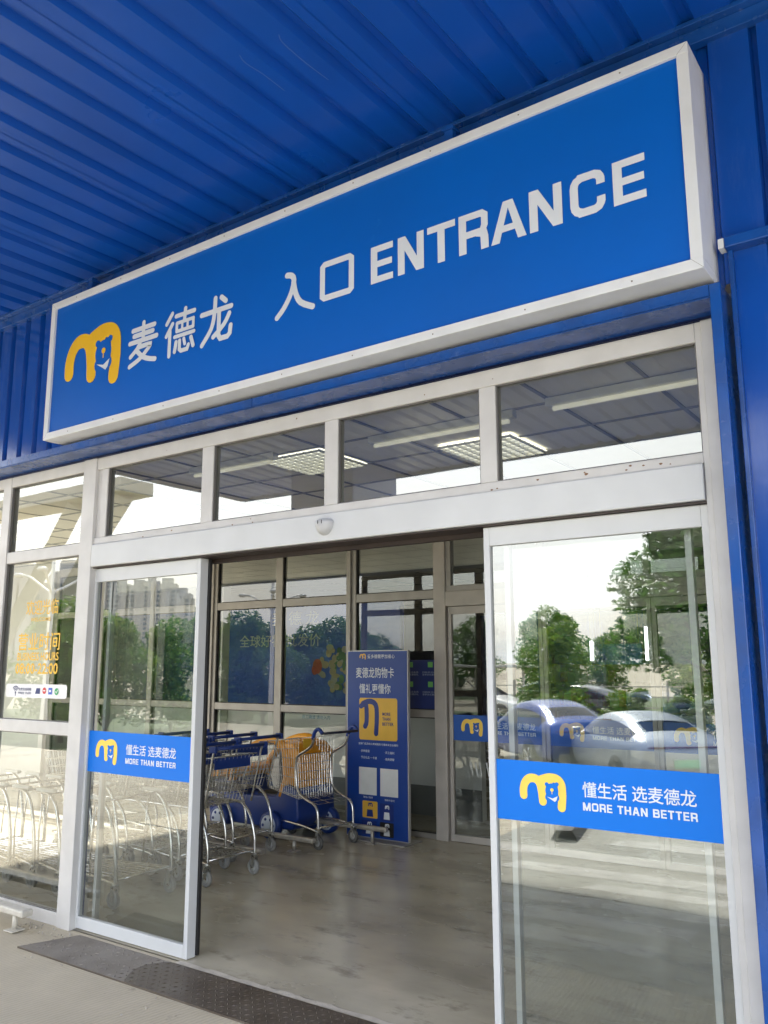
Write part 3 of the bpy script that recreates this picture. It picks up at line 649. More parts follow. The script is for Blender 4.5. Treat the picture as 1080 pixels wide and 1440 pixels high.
wl = MB(); wl.box(-9.1, .08, 0, -9, 22, 3.4); wl.build('side_wall', WALLW).__setitem__('kind', 'structure')
wr = MB(); wr.box(4.62, .1, 0, 4.72, 22, 3.4); wr.box(3.868, .09, 0, 4.62, .12, 3.4); wr.build('end_wall', WALLW).__setitem__('kind', 'structure')
wb = MB(); wb.box(-9, 3.86, 0, -6.952, 3.98, 3.298); wb.build('vestibule_wall', WALLW).__setitem__('kind', 'structure')
bk = MB(); bk.box(-9, 21, 0, 12, 21.1, 3.4); bk.build('back_wall', STORENAVY).__setitem__('kind', 'structure')
lf = MB(); lf.box(-9, .082, 3.26, 3.87, .14, 3.36); lf.build('lintel', NAVY).__setitem__('kind', 'structure')
ro = MB(); ro.box(-9, 0, 4.70, 12, 22, 4.78); ro.build('store_roof', CONC).__setitem__('kind', 'structure')

# glass partition
gp = thing('glass_partition', (-1.7, VY, 0), 'grey aluminium glazed partition at the back of the vestibule', 'partition')
q = MB(); y0, y1 = VY-.03, VY+.05
def pb(xa, za, xb, zb2, dy=0): q.box(xa, y0-dy, za, xb, y1, zb2, c=.004)
for xa, xb in ((-6.95, -6.85), (-5.83, -5.73), (-4.71, -4.61), (-3.62, -3.39), (-2.375, -2.265), (-1.285, -1.145)): pb(xa, 0, xb, 3.20, .004)
pb(-3.52, 0, -3.44, 3.2, .03); pb(-1.235, 0, -1.205, 3.2, .03)
bays = [(-6.85, -5.83), (-5.73, -4.71), (-4.61, -3.62), (-3.39, -2.375), (-2.265, -1.285), (-1.145, -.10)]
for xa, xb in bays: pb(xa, 3.075, xb, 3.2); pb(xa, 2.445, xb, 2.535); pb(xa, 1.205, xb, 1.285); pb(xa, 0.006, xb, .055)
q.build('partition_frame', ALU, gp)
q = MB(); q.box(-.10, y0-.02, 0, .045, y1, 3.2, c=.006); q.box(.045, y0-.015, 2.352, 4.62, y1, 2.51, c=.005); q.box(4.35, y0-.015, 0, 4.45, y1, 2.352, c=.004); q.build('door_post', mat('pale_aluminium', (.47, .44, .41), .42, var=.15), gp)
q = MB(); pb(.045, 3.075, 4.62, 3.2); pb(.045, 2.51, 4.62, 2.57)
for xa in (.045, 1.1, 2.15, 3.2, 4.3): pb(xa, 2.57, xa+.06, 3.075)
q.build('transom_frame', ALU, gp)
for xa, xb in bays:
    for za, zb2 in ((.055, 1.205), (1.285, 2.445), (2.535, 3.075)):
        p = MB(); p.face([(xa, VY, za), (xb, VY, za), (xb, VY, zb2), (xa, VY, zb2)]); p.build('partition_pane', GLASS_IN, gp)
        g_ = MB(); t = .009
        for w4 in ((xa, za, xb, za+t), (xa, zb2-t, xb, zb2), (xa, za+t, xa+t, zb2-t), (xb-t, za+t, xb, zb2-t)): g_.box(w4[0], VY-.016, w4[1], w4[2], VY+.01, w4[3])
        g_.build('pane_gasket', RUB, gp)
for xa in (.105, 1.16, 2.21, 3.26):
    p = MB(); p.face([(xa, VY, 2.57), (xa+.99, VY, 2.57), (xa+.99, VY, 3.075), (xa, VY, 3.075)]); p.build('transom_pane', GLASS_IN, gp)
q = MB(); q.lathe([(.0, .05), (.02, .049), (.042, .04), (.056, .022), (.06, 0.0)], (0, 0, 0), 'y', 24)
q.v = [(2.14+a_, y0-.017-b_, 2.425+(c_*1.2 if c_ < 0 else c_*.5)) for a_, b_, c_ in q.v]; q.build('door_sensor', mat('sensor_dark', (.2, .2, .2), .3), gp)
# poster on glass
po = MB(); po.box(-.62, VY-.012, 1.29, -.112, VY-.006, 1.80, 0)
for (px_, pz) in ((-.42, 1.75), (-.42, 1.545), (-.17, 1.75), (-.17, 1.545)):
    po.box(px_-.03, VY-.014, pz-.028, px_+.03, VY-.0125, pz+.028, 1)
    text(po, '扫码关注会员', px_-.10, pz-.09, .02, VY-.0135, 2, .2, .005); text(po, '享更多优惠好礼', px_-.10, pz-.115, .02, VY-.0135, 2, .2, .005)
tag(po.build('glass_poster', [NAVY, mat('poster_green', (.15, .45, .12), .5), mat('poster_grey', (.3, .36, .45), .5)]), 'small navy poster with green squares on the partition glass', 'poster')
nt_ = MB(); text(nt_, '员工通道 请勿入内', -1.95, 1.135, .045, VY-.004, 0, .42, .01)
nt_.build('glass_lettering', mat('teal_film', (.10, .22, .26), .6), gp)

# inner sliding doors
def inner_door(x0, x1, label):
    d = thing('inner_sliding_door', ((x0+x1)/2, VY, 0), label, 'door', 'inner sliding door leaves')
    q_ = MB(); ya, yb_ = VY-.02, VY+.025
    q_.box(x0, ya, .01, x0+.04, yb_, 2.348, c=.003); q_.box(x1-.04, ya, .01, x1, yb_, 2.348, c=.003); q_.box(x0+.04, ya, .01, x1-.04, yb_, .075, c=.003); q_.box(x0+.04, ya, 2.27, x1-.04, yb_, 2.348, c=.003)
    q_.build('door_frame', mat('pale_aluminium', (.47, .44, .41), .42), d)
    p_ = MB(); p_.face([(x0+.04, VY, .075), (x1-.04, VY, .075), (x1-.04, VY, 2.27), (x0+.04, VY, 2.27)]); p_.build('glass_pane', GLASS_IN, d)
    bd = MB(); bd.box(x0+.042, VY-.008, .99, x1-.042, VY-.004, 1.245, 0)
    logo(bd, x0+.13, 1.04, .25, .17, VY-.0085, 1, 0, 2)
    text(bd, '懂生活 选麦德龙', x0+.46, 1.12, .066, VY-.0088, 2, .5, .007); block_text(bd, 'MORE THAN BETTER', x0+.46, 1.066, .034, .5, VY-.0085, 2)
    bd.build('slogan_band', [mat('inner_band_blue', (.006, .09, .42), .4), YEL_B, LETTER], d)
    hm = MB()
    for k in range(6):
        xx = x0+.25+k*.05+(.03 if k > 2 else 0); hm.face([(xx, VY-.006, .66), (xx+.012+.008*(k % 2), VY-.006, .66), (xx-.01, VY-.006, .79), (xx-.025, VY-.006, .79)])
    hm.build('frosted_mark', mat('frost', (.6, .62, .62), .6), d)
for i, lb in enumerate(('first inner sliding door, beside the pale post right of the navy standing poster', 'second inner sliding door leaf, just left of the inner door meeting line', 'third inner sliding door leaf, just right of the inner door meeting line', 'last inner sliding door leaf, nearest the right end wall')):
    inner_door(.06+1.073*i, .06+1.073*(i+1)-.006, lb)

# ------------------------------------------------------------------ store interior seen through the partition
nw = thing('feature_wall', (-4.4, 6.5, 0), 'navy store wall with white slogan lettering behind the partition', 'wall')
q = MB(); q.box(-9, 6.5, 0, -2.3, 6.6, 2.72); q.build('wall_board', STORENAVY, nw)
q = MB(); text(q, '麦 德 龙', -4.82, 2.37, .22, 6.494, 0, .98, .012); text(q, '全球好物 批发价', -5.55, 2.03, .20, 6.494, 0, 1.75, .008); q.build('wall_lettering', mat('dim_letter', (.42, .46, .52), .5), nw)
q = MB()
fcols = [mat('fruit_red', (.34, .04, .025), .5), mat('bread_beige', (.34, .27, .17), .5), mat('leafy', (.06, .14, .07), .5), mat('petal', (.32, .30, .26), .5)]
fp = Flat(q, -3.95, 1.25, 1.05, .95, 6.494)
fr_ = random.Random(3)
for k in range(46):
    a = fr_.random()*6.28; rr = fr_.random()**.6
    fp.disc(.48+.40*rr*math.cos(a), .55+.28*rr*math.sin(a), .03+.045*fr_.random(), .03+.05*fr_.random(), fr_.choice([1, 3, 1, 3, 2]), 12)
fp.disc(.10, .50, .09, .12, 0, 16); fp.disc(.05, .44, .06, .08, 0, 12)
for k in range(9): fp.disc(.3+.4*fr_.random(), .12+.12*fr_.random(), .05, .05, fr_.choice([1, 2, 3]), 12)
q.build('food_picture', fcols, nw)
hw = MB(); hw.box(-9, 5.05, .006, -.2, 5.15, 1.16); hw.box(-.2, 5.6, .006, 3.0, 5.7, 1.1)
tag(hw.build('half_wall', WALLW), 'low white half wall behind the partition glass', 'wall')
sk = MB(); sk.box(-9, 5.03, .006, -.2, 5.049, .34); sk.box(-.2, 5.58, .006, 3.0, 5.599, .34); tag(sk.build('skirting_board', SKIRT), kind='structure')
pc = MB(); pc.box(-4.65, 4.9, 0, -4.3, 5.04, 3.31); tag(pc.build('pale_strip_upright', WALLW), 'added white upright for a pale strip in the left partition bay', 'pillar')  # added upright standing in for a pale strip like a reflected pole
hbm = MB(); hbm.box(-9, 4.6, 2.86, 4.6, 4.9, 3.31); tag(hbm.build('bulkhead', WALLW), kind='structure')
for i, (xx, yy_) in enumerate(((-3.2, 5.6), (-1.2, 6.6), (.6, 5.9))): troffer(xx, yy_, ('left', 'middle', 'right')[i]+' one of the three store ceiling lights behind the partition', 3.308)
def hang_sign(x, y, z, label):
    o = thing('hanging_sign', (x, y, z), label, 'sign', 'hanging signs inside the store')
    q = MB(); q.box(x-.36, y, z-.16, x+.36, y+.04, z+.16, c=.006); q.build('sign_board', mat('hang_blue', (.01, .16, .42), .4), o)
    q = MB(); q.tube([(x-.3, y+.02, z+.16), (x-.3, y+.02, 3.31)], .005, 6); q.tube([(x+.3, y+.02, z+.16), (x+.3, y+.02, 3.31)], .005, 6); q.build('cable', ALU_D, o)
hang_sign(-.03, 9.2, 1.9, 'left one of the blue signs hanging deep in the store'); hang_sign(1.5, 10.0, 1.85, 'right one of the blue signs hanging deep in the store')
def vlamp(x, y, z0, z1, label):
    o = thing('tube_lamp', (x, y, z0), label, 'lamp', 'upright tube lamps in the store')
    q = MB(); q.tube([(x, y, z0), (x, y, z1)], .025, 10); q.build('tube', TUBEL, o)
    q = MB(); q.box(x-.04, y+.03, z0-.03, x+.04, y+.06, 3.30); q.build('lamp_pole', ALU_D, o)
vlamp(-.40, 9.0, 1.8, 2.1, 'left upright tube lamp beside the hanging sign'); vlamp(.47, 9.0, 1.80, 2.30, 'right upright tube lamp beside the hanging sign')
def shelf(x, y, label, seed):
    o = thing('store_shelf', (x, y, 0), label, 'shelf', 'stocked store shelves'); r_ = random.Random(seed)
    q = MB()
    for zz in (.12, .55, .98, 1.4): q.box(x-.9, y, zz, x+.9, y+.4, zz+.03)
    q.box(x-.92, y+.38, .006, x+.92, y+.42, 1.75); q.build('shelf_rack', ALU_D, o)
    q = MB()
    for zz in (.15, .58, 1.01, 1.43):
        xx = x-.88
        while xx < x+.8:
            w_ = .07+.1*r_.random(); q.box(xx, y+.03, zz, xx+w_-.01, y+.3, zz+.15+.17*r_.random(), r_.randrange(4)); xx += w_
    g_ = q.build('goods', [fcols[0], fcols[1], mat('goods_blue', (.03, .08, .3), .5), mat('goods_white', (.5, .5, .5), .5)], o); g_['kind'] = 'stuff'
for i, (xx, yy_) in enumerate(((-1.2, 11), (1.2, 12), (3.4, 12.5))): shelf(xx, yy_, ('left', 'middle', 'right')[i]+' one of the three stocked shelves at the back of the store', i)

# ------------------------------------------------------------------ standing poster
sp = thing('standing_poster', (-.575, 3.56, 0), 'tall navy standing poster board for gift cards beside the inner door', 'poster stand')
q = MB(); q.box(-.965, 3.535, .02, -.185, 3.575, 1.90, c=.003); q.build('poster_frame', mat('poster_alu', (.5, .5, .52), .35, metal=.5), sp)
q = MB(); q.box(-.80, 3.40, .006, -.15, 3.72, .02, c=.003); q.build('poster_base', ALU, sp)
PB = mat('poster_blue', (.004, .045, .28), .35, var=.1, scale=1); PW = LETTER
q = MB(); q.box(-.955, 3.5315, .03, -.195, 3.5345, 1.89, 0)
y_ = 3.5310; cx = -.60
logo(q, -.80, 1.805, .085, .06, y_, 1, 0, 2); text(q, '爱多德需更加省心', -.695, 1.815, .042, y_, 2, .35, .006)
text(q, '麦德龙购物卡', cx, 1.615, .108, y_, 2, .49, .008, cent=True); text(q, '懂礼更懂你', cx, 1.455, .10, y_, 2, .40, .006, cent=True)
fq = Flat(q, -.80, .985, .485, .425, 3.5305)
fq.poly([(.03, 0), (.97, 0), (1, .04), (1, .96), (.97, 1), (.03, 1), (0, .96), (0, .04)], 1)
fq.stroke([(.05, .80), (.18, .84), (.20, .45), (.16, .32)], .055, 3, sm=3); fq.stroke([(.10, .86), (.28, .92), (.44, .84), (.47, .55), (.45, .16)], .055, 3, sm=3)
text(q, 'MORE', -.50, 1.235, .032, 3.5270, 3, .10, .02); text(q, 'THAN', -.50, 1.185, .032, 3.5270, 3, .10, .02); text(q, 'BETTER', -.50, 1.135, .032, 3.5270, 3, .14, .02)
text(q, '全国门店及线上商城通用 礼赠亲友企业福利', -.81, .935, .022, y_, 2, .5, .004)
for k, (t1, t2) in enumerate((('· 多种面值', '· 员工福利'), ('· 节日礼品 一卡通', '· 商务馈赠'))):
    text(q, t1, -.79, .86-.065*k, .026, y_, 2, None, .004); text(q, t2, -.48, .855-.065*k, .026, y_, 2, None, .004)
fq = Flat(q, -.80, .44, 1, 1, 3.5305)
fq.poly([(0, 0), (.225, 0), (.225, .27), (0, .27)], 4); fq.poly([(.27, 0), (.49, 0), (.49, .27), (.27, .27)], 4)
text(q, '微信小程序', -.745, .405, .02, y_, 2, .12, .004); text(q, '购物卡咨询', -.475, .395, .02, y_, 2, .12, .004)
for (xa, za, cc, lc) in ((-.755, .02-.03+.13+.12, 1, 3), (-.535, .235, 3, 2), (-.755, -.005+.06, 3, 2), (-.535, .05, 5, 2)):
    pass
cards = [(-.755, .215, .19, .165, 1, 3), (-.535, .205, .17, .165, 3, 2), (-.765, .05, .19, .14, 3, 2), (-.535, .05, .17, .14, 5, 2)]
for (xa, za, ww, hh, cc, lc) in cards:
    fq = Flat(q, xa, za, ww, hh, 3.5305); fq.poly([(.04, 0), (.96, 0), (1, .05), (1, .95), (.96, 1), (.04, 1), (0, .95), (0, .05)], cc)
    fq.stroke([(.40, .72), (.42, .84), (.48, .86), (.52, .74)], .012, lc, sm=3); fq.stroke([(.50, .80), (.56, .88), (.64, .84), (.65, .70)], .012, lc, sm=3)
    fq.poly([(.28, .08), (.72, .08), (.68, .5), (.32, .5)], lc)
q.build('poster_print', [PB, mat('card_yellow', (.75, .45, .06), .45), PW, mat('card_navy', (.01, .03, .2), .4), mat('tile_white', (.7, .72, .74), .5), RUB], sp)

# ------------------------------------------------------------------ shopping trolleys
def wire(mb, a, b_, r=.0022): mb.tube([a, b_], r, 4, 0, False, False)
def lerp(a, b_, t): return Vector(a)*(1-t)+Vector(b_)*t
def wire_panel(mb, A, B, C, D_, nu, nv, r=.0022):
    """A-B bottom edge, D-C top edge"""
    for i in range(nu+1): wire(mb, lerp(A, B, i/nu), lerp(D_, C, i/nu), r)
    for j in range(nv+1): wire(mb, lerp(A, D_, j/nv), lerp(B, C, j/nv), r*1.15)
def wheel_parts(root, x, y, s_=1, col=GREYP):
    q = MB(); r = .062*s_
    q.lathe([(r*.55, -.014), (r*.9, -.016), (r, -.008), (r, .008), (r*.9, .016), (r*.55, .014)], (x, y, r+.006), 'y', 22)
    wq = q.build('wheel', col, root)
    q = MB(); q.lathe([(0, -.0165), (r*.2, -.0165), (r*.22, -.013), (r*.56, -.012), (r*.56, .012), (r*.22, .013), (r*.2, .0165), (0, .0165)], (x, y, r+.006), 'y', 18); q.build('hub', WHEELW, wq)
    q = MB()
    for sg in (-1, 1): q.box(x-.012, y+sg*.022-.002, r, x+.012+.012, y+sg*.022+.002, .165, c=0)
    q.box(x-.006, y-.024, .150, x+.026, y+.024, .172, c=.003); q.build('fork', CHROME, wq)
def trolley_proto():
    o = bpy.data.objects.new('shopping_trolley', None); COL.objects.link(o); w_ = .26
    q = MB()
    for sg in (-1, 1):
        q.tube(smooth_path([(.01, sg*w_, .165), (.005, sg*w_, .30), (-.04, sg*w_, .45), (-.12, sg*w_, .545), (-.26, sg*w_*.97, .585), (-.86, sg*.185, .56)], 4), .0125, 8)
        q.tube(smooth_path([(.01, sg*w_, .165), (-.03, sg*w_, .18), (-.5, sg*w_*.75, .19), (-.88, sg*.13, .18)], 4), .011, 8)
        q.tube(smooth_path([(-.05, sg*w_*1.0, .60), (.01, sg*w_*1.02, .85), (.045, sg*w_*1.04, 1.02), (.075, sg*w_*1.03, 1.075)], 4), .009, 8)
    q.tube([(.0, -w_, .20), (0, w_, .20)], .010, 8); q.tube([(-.88, -.13, .18), (-.88, .13, .18)], .010, 8); q.tube([(-.26, -w_, .585), (-.26, w_, .585)], .008, 8)
    q.build('frame', CHROME2, o)
    q = MB()
    for i in range(9): wire(q, (0, -w_*.9+i*w_*1.8/8, .21), (-.88, -.12+i*.24/8, .19), .003)
    for i in range(6): t = .1+.8*i/5; wire(q, (-.88*t, -w_+.1*t, .2), (-.88*t, w_-.1*t, .2), .003)
    q.build('lower_rack', CHROME, o)
    q = MB(); A = lambda sg: (-.10, sg*.235, .60); B = lambda sg: (-.86, sg*.175, .57); C_ = lambda sg: (-.97, sg*.215, .93); D_ = lambda sg: (.0, sg*.275, 1.0)
    for sg in (-1, 1): wire_panel(q, A(sg), B(sg), C_(sg), D_(sg), 21, 5)
    wire_panel(q, B(-1), B(1), C_(1), C_(-1), 9, 5); wire_panel(q, A(-1), A(1), D_(1), D_(-1), 12, 5); wire_panel(q, A(-1), A(1), B(1), B(-1), 10, 9)
    for a_, b_ in ((D_(-1), C_(-1)), (D_(1), C_(1)), (C_(-1), C_(1)), (D_(-1), D_(1))): q.tube([a_, b_], .0055, 6)
    q.build('basket', CHROME, o)
    q = MB(); q.tube([(.08, -.285, 1.078), (.08, .285, 1.078)], .016, 12); q.build('handle', PLB, o)
    for sg in (-1, 1):
        q = MB(); q.box(.02, sg*.285-.016, 1.045, .105, sg*.285+.016, 1.10, c=.01); q.build('handle_bracket', PLB, o)
    q = MB(); q.box(-.20, -.19, .965, -.02, .19, .978, c=.004); q.box(-.015, -.2, .90, -.006, .2, .99, c=.003); q.build('seat_flap', PLB, o)
    for x_, y_w in ((.0, -w_), (.0, w_), (-.80, -.13), (-.80, .13)): wheel_parts(o, x_, y_w)
    return o
proto = trolley_proto(); used = []
def place(x, y, label, dz=0, rz=0, group='wire shopping trolleys in nested rows'):
    o = proto if not used else copy_tree(proto); used.append(o)
    o.location = (x, y, dz); o.rotation_euler = (0, 0, rz); tag(o, label, 'shopping trolley', group); return o
def basketless_proto():  # wire trolley shaped without its basket, which bright reflection in the glass hides
    o = bpy.data.objects.new('basketless_trolley', None); COL.objects.link(o); w_ = .27
    q = MB()
    for sg in (-1, 1):
        q.tube(smooth_path([(.01, sg*w_, .165), (.005, sg*w_, .32), (-.03, sg*w_, .50), (-.09, sg*w_, .66), (-.18, sg*w_, .735), (-.30, sg*w_*.97, .745)], 5), .0145, 9)
        q.tube([(-.27, sg*w_*.97, .74), (-.30, sg*w_*.97, .45), (-.30, sg*w_*.93, .20)], .007, 7)
        q.tube(smooth_path([(.01, sg*w_, .165), (-.03, sg*w_, .18), (-.5, sg*w_*.75, .19), (-.88, sg*.13, .18)], 4), .011, 8)
    q.tube([(.0, -w_, .20), (0, w_, .20)], .011, 8); q.tube([(-.88, -.13, .18), (-.88, .13, .18)], .010, 8); q.tube([(-.20, -w_, .738), (-.20, w_, .738)], .010, 8)
    q.build('frame', CHROME2, o)
    q = MB()
    for i in range(9): wire(q, (0, -w_*.9+i*w_*1.8/8, .21), (-.88, -.12+i*.24/8, .19), .004)
    for i in range(9): t = .08+.86*i/8; wire(q, (-.88*t, -w_+.13*t, .2), (-.88*t, w_-.13*t, .2), .0035)
    q.build('lower_rack', CHROME2, o)
    for sg in (-1, 1):
        q = MB(); q.box(-.34, sg*w_-.022, .752, -.10, sg*w_+.022, .778, c=.01); q.build('top_pad', mat('pad_white', (.72, .72, .70), .5), o)
    for x_, y_w in ((.0, -w_), (.0, w_), (-.80, -.13), (-.80, .13)): wheel_parts(o, x_, y_w)
    return o
lowp = basketless_proto()
for i, (x_, lb) in enumerate(((-.74, 'last basketless shopping trolley behind the left sliding door glass, set apart from its row'), (-1.42, 'basketless shopping trolley closest to the left white column in the front row'), (-1.765, 'second basketless shopping trolley from the white column, nested behind the front glass'), (-2.11, 'third basketless shopping trolley from the white column, nested behind the front glass'), (-2.455, 'fourth basketless shopping trolley from the white column, nested behind the front glass'), (-2.8, 'fifth basketless shopping trolley from the white column, nested behind the front glass'))):
    o = lowp if i == 0 else copy_tree(lowp); o.location = (x_, .74, 0); o.rotation_euler = (0, 0, R(2 if i == 0 else .4*(i % 2))); tag(o, lb, 'flat trolley', 'basketless trolleys behind the front glass')
for i in range(5):
    place(-.63-.345*i, 1.55, ('wire trolley with lower rack at the right end of the row, nearest the doorway', 'second trolley from the doorway end of the row behind the left door edge', 'third trolley from the doorway end of the row behind the left door edge', 'fourth trolley from the doorway end of the row behind the left door edge', 'fifth trolley from the doorway end of the row behind the left door edge')[i], rz=R(-2+i))
for i in range(4):
    place(-1.11-.345*i, 2.29, ('end trolley of the middle row, left of the orange toy car', 'second trolley from the end of the middle row beside the toy car', 'third trolley from the end of the middle row beside the toy car', 'fourth trolley from the end of the middle row beside the toy car')[i], rz=R(1-i))

# tall single trolley with S-bent side tubes
def tall_trolley(x, y, rz, label):
    o = thing('tall_trolley', (0, 0, 0), label, 'shopping trolley'); w_ = .235
    q = MB()
    for sg in (-1, 1):
        q.tube(smooth_path([(.0, sg*w_, .165), (-.01, sg*w_, .34), (-.06, sg*w_, .41), (-.18, sg*w_, .45), (-.28, sg*w_, .50), (-.33, sg*w_, .60), (-.34, sg*w_, .78), (-.30, sg*w_, .86), (-.18, sg*w_, .92), (-.10, sg*w_, .98), (-.07, sg*w_, 1.08)], 4), .0135, 9)
        q.tube(smooth_path([(0, sg*w_, .17), (-.3, sg*w_*.95, .20), (-.85, sg*.12, .19)], 4), .011, 8)
    q.tube([(-.02, -w_, .2), (-.02, w_, .2)], .010, 8); q.build('frame', CHROME2, o)
    q = MB(); A = lambda sg: (-.30, sg*.225, .44); B = lambda sg: (-.86, sg*.165, .50); C_ = lambda sg: (-.98, sg*.205, .95); D_ = lambda sg: (-.30, sg*.245, 1.03)
    for sg in (-1, 1): wire_panel(q, A(sg), B(sg), C_(sg), D_(sg), 16, 6)
    wire_panel(q, B(-1), B(1), C_(1), C_(-1), 9, 5); wire_panel(q, A(-1), A(1), B(1), B(-1), 10, 8)
    E_ = lambda sg: (-.335, sg*.225, .86); wire_panel(q, A(-1), A(1), E_(1), E_(-1), 14, 5)
    wire_panel(q, (-.02, -.225, .42), (-.02, .225, .42), (-.30, .225, .46), (-.30, -.225, .46), 3, 3)
    for a_, b_ in ((D_(-1), C_(-1)), (D_(1), C_(1)), (C_(-1), C_(1))): q.tube([a_, b_], .0055, 6)
    q.build('basket', CHROME, o)
    for sg in (-1, 1):
        q = MB(); q.tube(smooth_path([(-.09, sg*w_, 1.03), (-.06, sg*w_*1.02, 1.10), (.0, sg*w_*1.04, 1.13), (.05, sg*w_*1.02, 1.09)], 3), .019, 10); q.build('handle_grip', PLB, o)
    q = MB(); q.tube([(.05, -w_*1.02, 1.09), (.05, w_*1.02, 1.09)], .012, 10); q.build('handle', mat('dark_handle', (.02, .025, .05), .4), o)
    q = MB(); q.box(-.36, -.13, .92, -.352, -.02, 1.01, c=.003); q.build('seat_flap', mat('flap_yellow', (.75, .45, .03), .4), o)
    for x_, y_w in ((.0, -w_), (.0, w_), (-.80, -.12), (-.80, .12)): wheel_parts(o, x_, y_w, 1.05, mat('dark_tyre', (.12, .12, .12), .6))
    o.location = (x, y, 0); o.rotation_euler = (0, 0, rz)
tall_trolley(-.745, 3.085, R(-8), 'single tall trolley with bent chrome sides next to the navy standing poster')

# toy car trolley
tcv = thing('toy_car_trolley', (-1.7, 3.3, 0), 'orange and navy toy car trolley for children behind the tall trolley', 'toy car')
def hull(pts2, ya, yb_, mb, bev=.03):
    bm = bmesh.new(); v1 = [bm.verts.new((a_, ya, c_)) for a_, c_ in pts2]; v2 = [bm.verts.new((a_, yb_, c_)) for a_, c_ in pts2]
    bm.faces.new(v1); bm.faces.new(list(reversed(v2)))
    for i in range(len(pts2)): bm.faces.new((v1[i], v2[i], v2[(i+1) % len(pts2)], v1[(i+1) % len(pts2)]))
    bmesh.ops.recalc_face_normals(bm, faces=bm.faces); bmesh.ops.bevel(bm, geom=list(bm.edges), offset=bev, segments=3, profile=.5, affect='EDGES')
    bm.verts.ensure_lookup_table(); bm.verts.index_update(); mb.raw([v.co.copy() for v in bm.verts], [[v.index for v in f_.verts] for f_ in bm.faces], 0, True); bm.free()
q = MB(); hull([(-2.45, .10), (-1.28, .10), (-1.18, .22), (-1.20, .50), (-1.42, .56), (-1.50, .42), (-2.05, .40), (-2.12, .55), (-2.42, .52), (-2.5, .3)], 3.02, 3.62, q); q.build('lower_body', PLB, tcv)
q = MB(); hull([(-1.42, .565), (-1.20, .51), (-1.20, .86), (-1.30, .95), (-1.46, .95)], 3.04, 3.60, q, .02); q.build('rear_panel', ORANGE, tcv)
for sg, yy_ in (('near', 3.06), ('far', 3.58)):
    q = MB()
    q.tube(smooth_path([(-1.44, yy_, .42), (-1.36, yy_, .66), (-1.38, yy_, .86), (-1.55, yy_, .97), (-1.85, yy_, .90), (-2.08, yy_, .72), (-2.16, yy_, .52)], 5), .045, 10)
    q.build('roof_frame', ORANGE, tcv)
q = MB(); hull([(-2.5, .535), (-2.08, .56), (-2.05, .66), (-2.25, .68), (-2.48, .6)], 3.03, 3.61, q, .025); q.build('bonnet', ORANGE, tcv)
q = MB(); hull([(-1.55, .38), (-1.47, .40), (-1.44, .74), (-1.52, .74)], 3.12, 3.54, q, .02); hull([(-1.85, .36), (-1.5, .36), (-1.5, .43), (-1.85, .43)], 3.12, 3.54, q, .02); q.build('seat', RUB, tcv)
def toy_wheel(x, y):
    q = MB(); r = .135
    q.lathe([(0, -.04), (r*.8, -.045), (r, -.03), (r, .03), (r*.8, .045), (0, .04)], (x, y, r+.006), 'y', 28); wq = q.build('wheel', PLB, tcv)
    q = MB(); q.lathe([(0, -.052), (r*.25, -.052), (r*.72, -.046), (r*.76, -.04)], (x, y, r+.006), 'y', 28); hq = q.build('hubcap', mat('hubcap_silver', (.55, .62, .75), .35), wq)
    q = MB()
    for k in range(6):
        a = k*math.pi/3; rr = r*.5; q.lathe([(0, -.0545), (r*.11, -.0545), (r*.12, -.047)], (x+rr*math.cos(a), y, r+.006+rr*math.sin(a)), 'y', 8)
    q.v = q.v; q.build('hub_hole', PLB, wq)
for x_, y_w in ((-1.52, 2.99), (-2.25, 2.99), (-1.52, 3.64), (-2.25, 3.64), (-1.22, 3.55)): toy_wheel(x_, y_w)

# ------------------------------------------------------------------ car park behind the camera, seen in the glass
def wheel_stop(x, y, label, rz=0):
    q = MB(); vs_ = []
    prof = [(-.14, 0), (.14, 0), (.08, .10), (-.08, .10)]
    for i in range(5):
        xa, xb = -.9+i*.36, -.9+i*.36+.355
        for (c1, c2) in zip(prof, prof[1:]+prof[:1]): q.face([(xa, c1[0], c1[1]), (xb, c1[0], c1[1]), (xb, c2[0], c2[1]), (xa, c2[0], c2[1])], i % 2)
        q.face([(xa, *p_) for p_ in prof], i % 2); q.face([(xb, *p_) for p_ in reversed(prof)], i % 2)
    o = q.build('wheel_stop', [RUB, RUB]); o.location = (x, y, zgr(y)+.004); o.rotation_euler = (0, 0, rz); tag(o, label, 'wheel stop')
wheel_stop(.75, -5.35, 'black rubber speed bump end lying on the pavement in front of the doors', R(75))

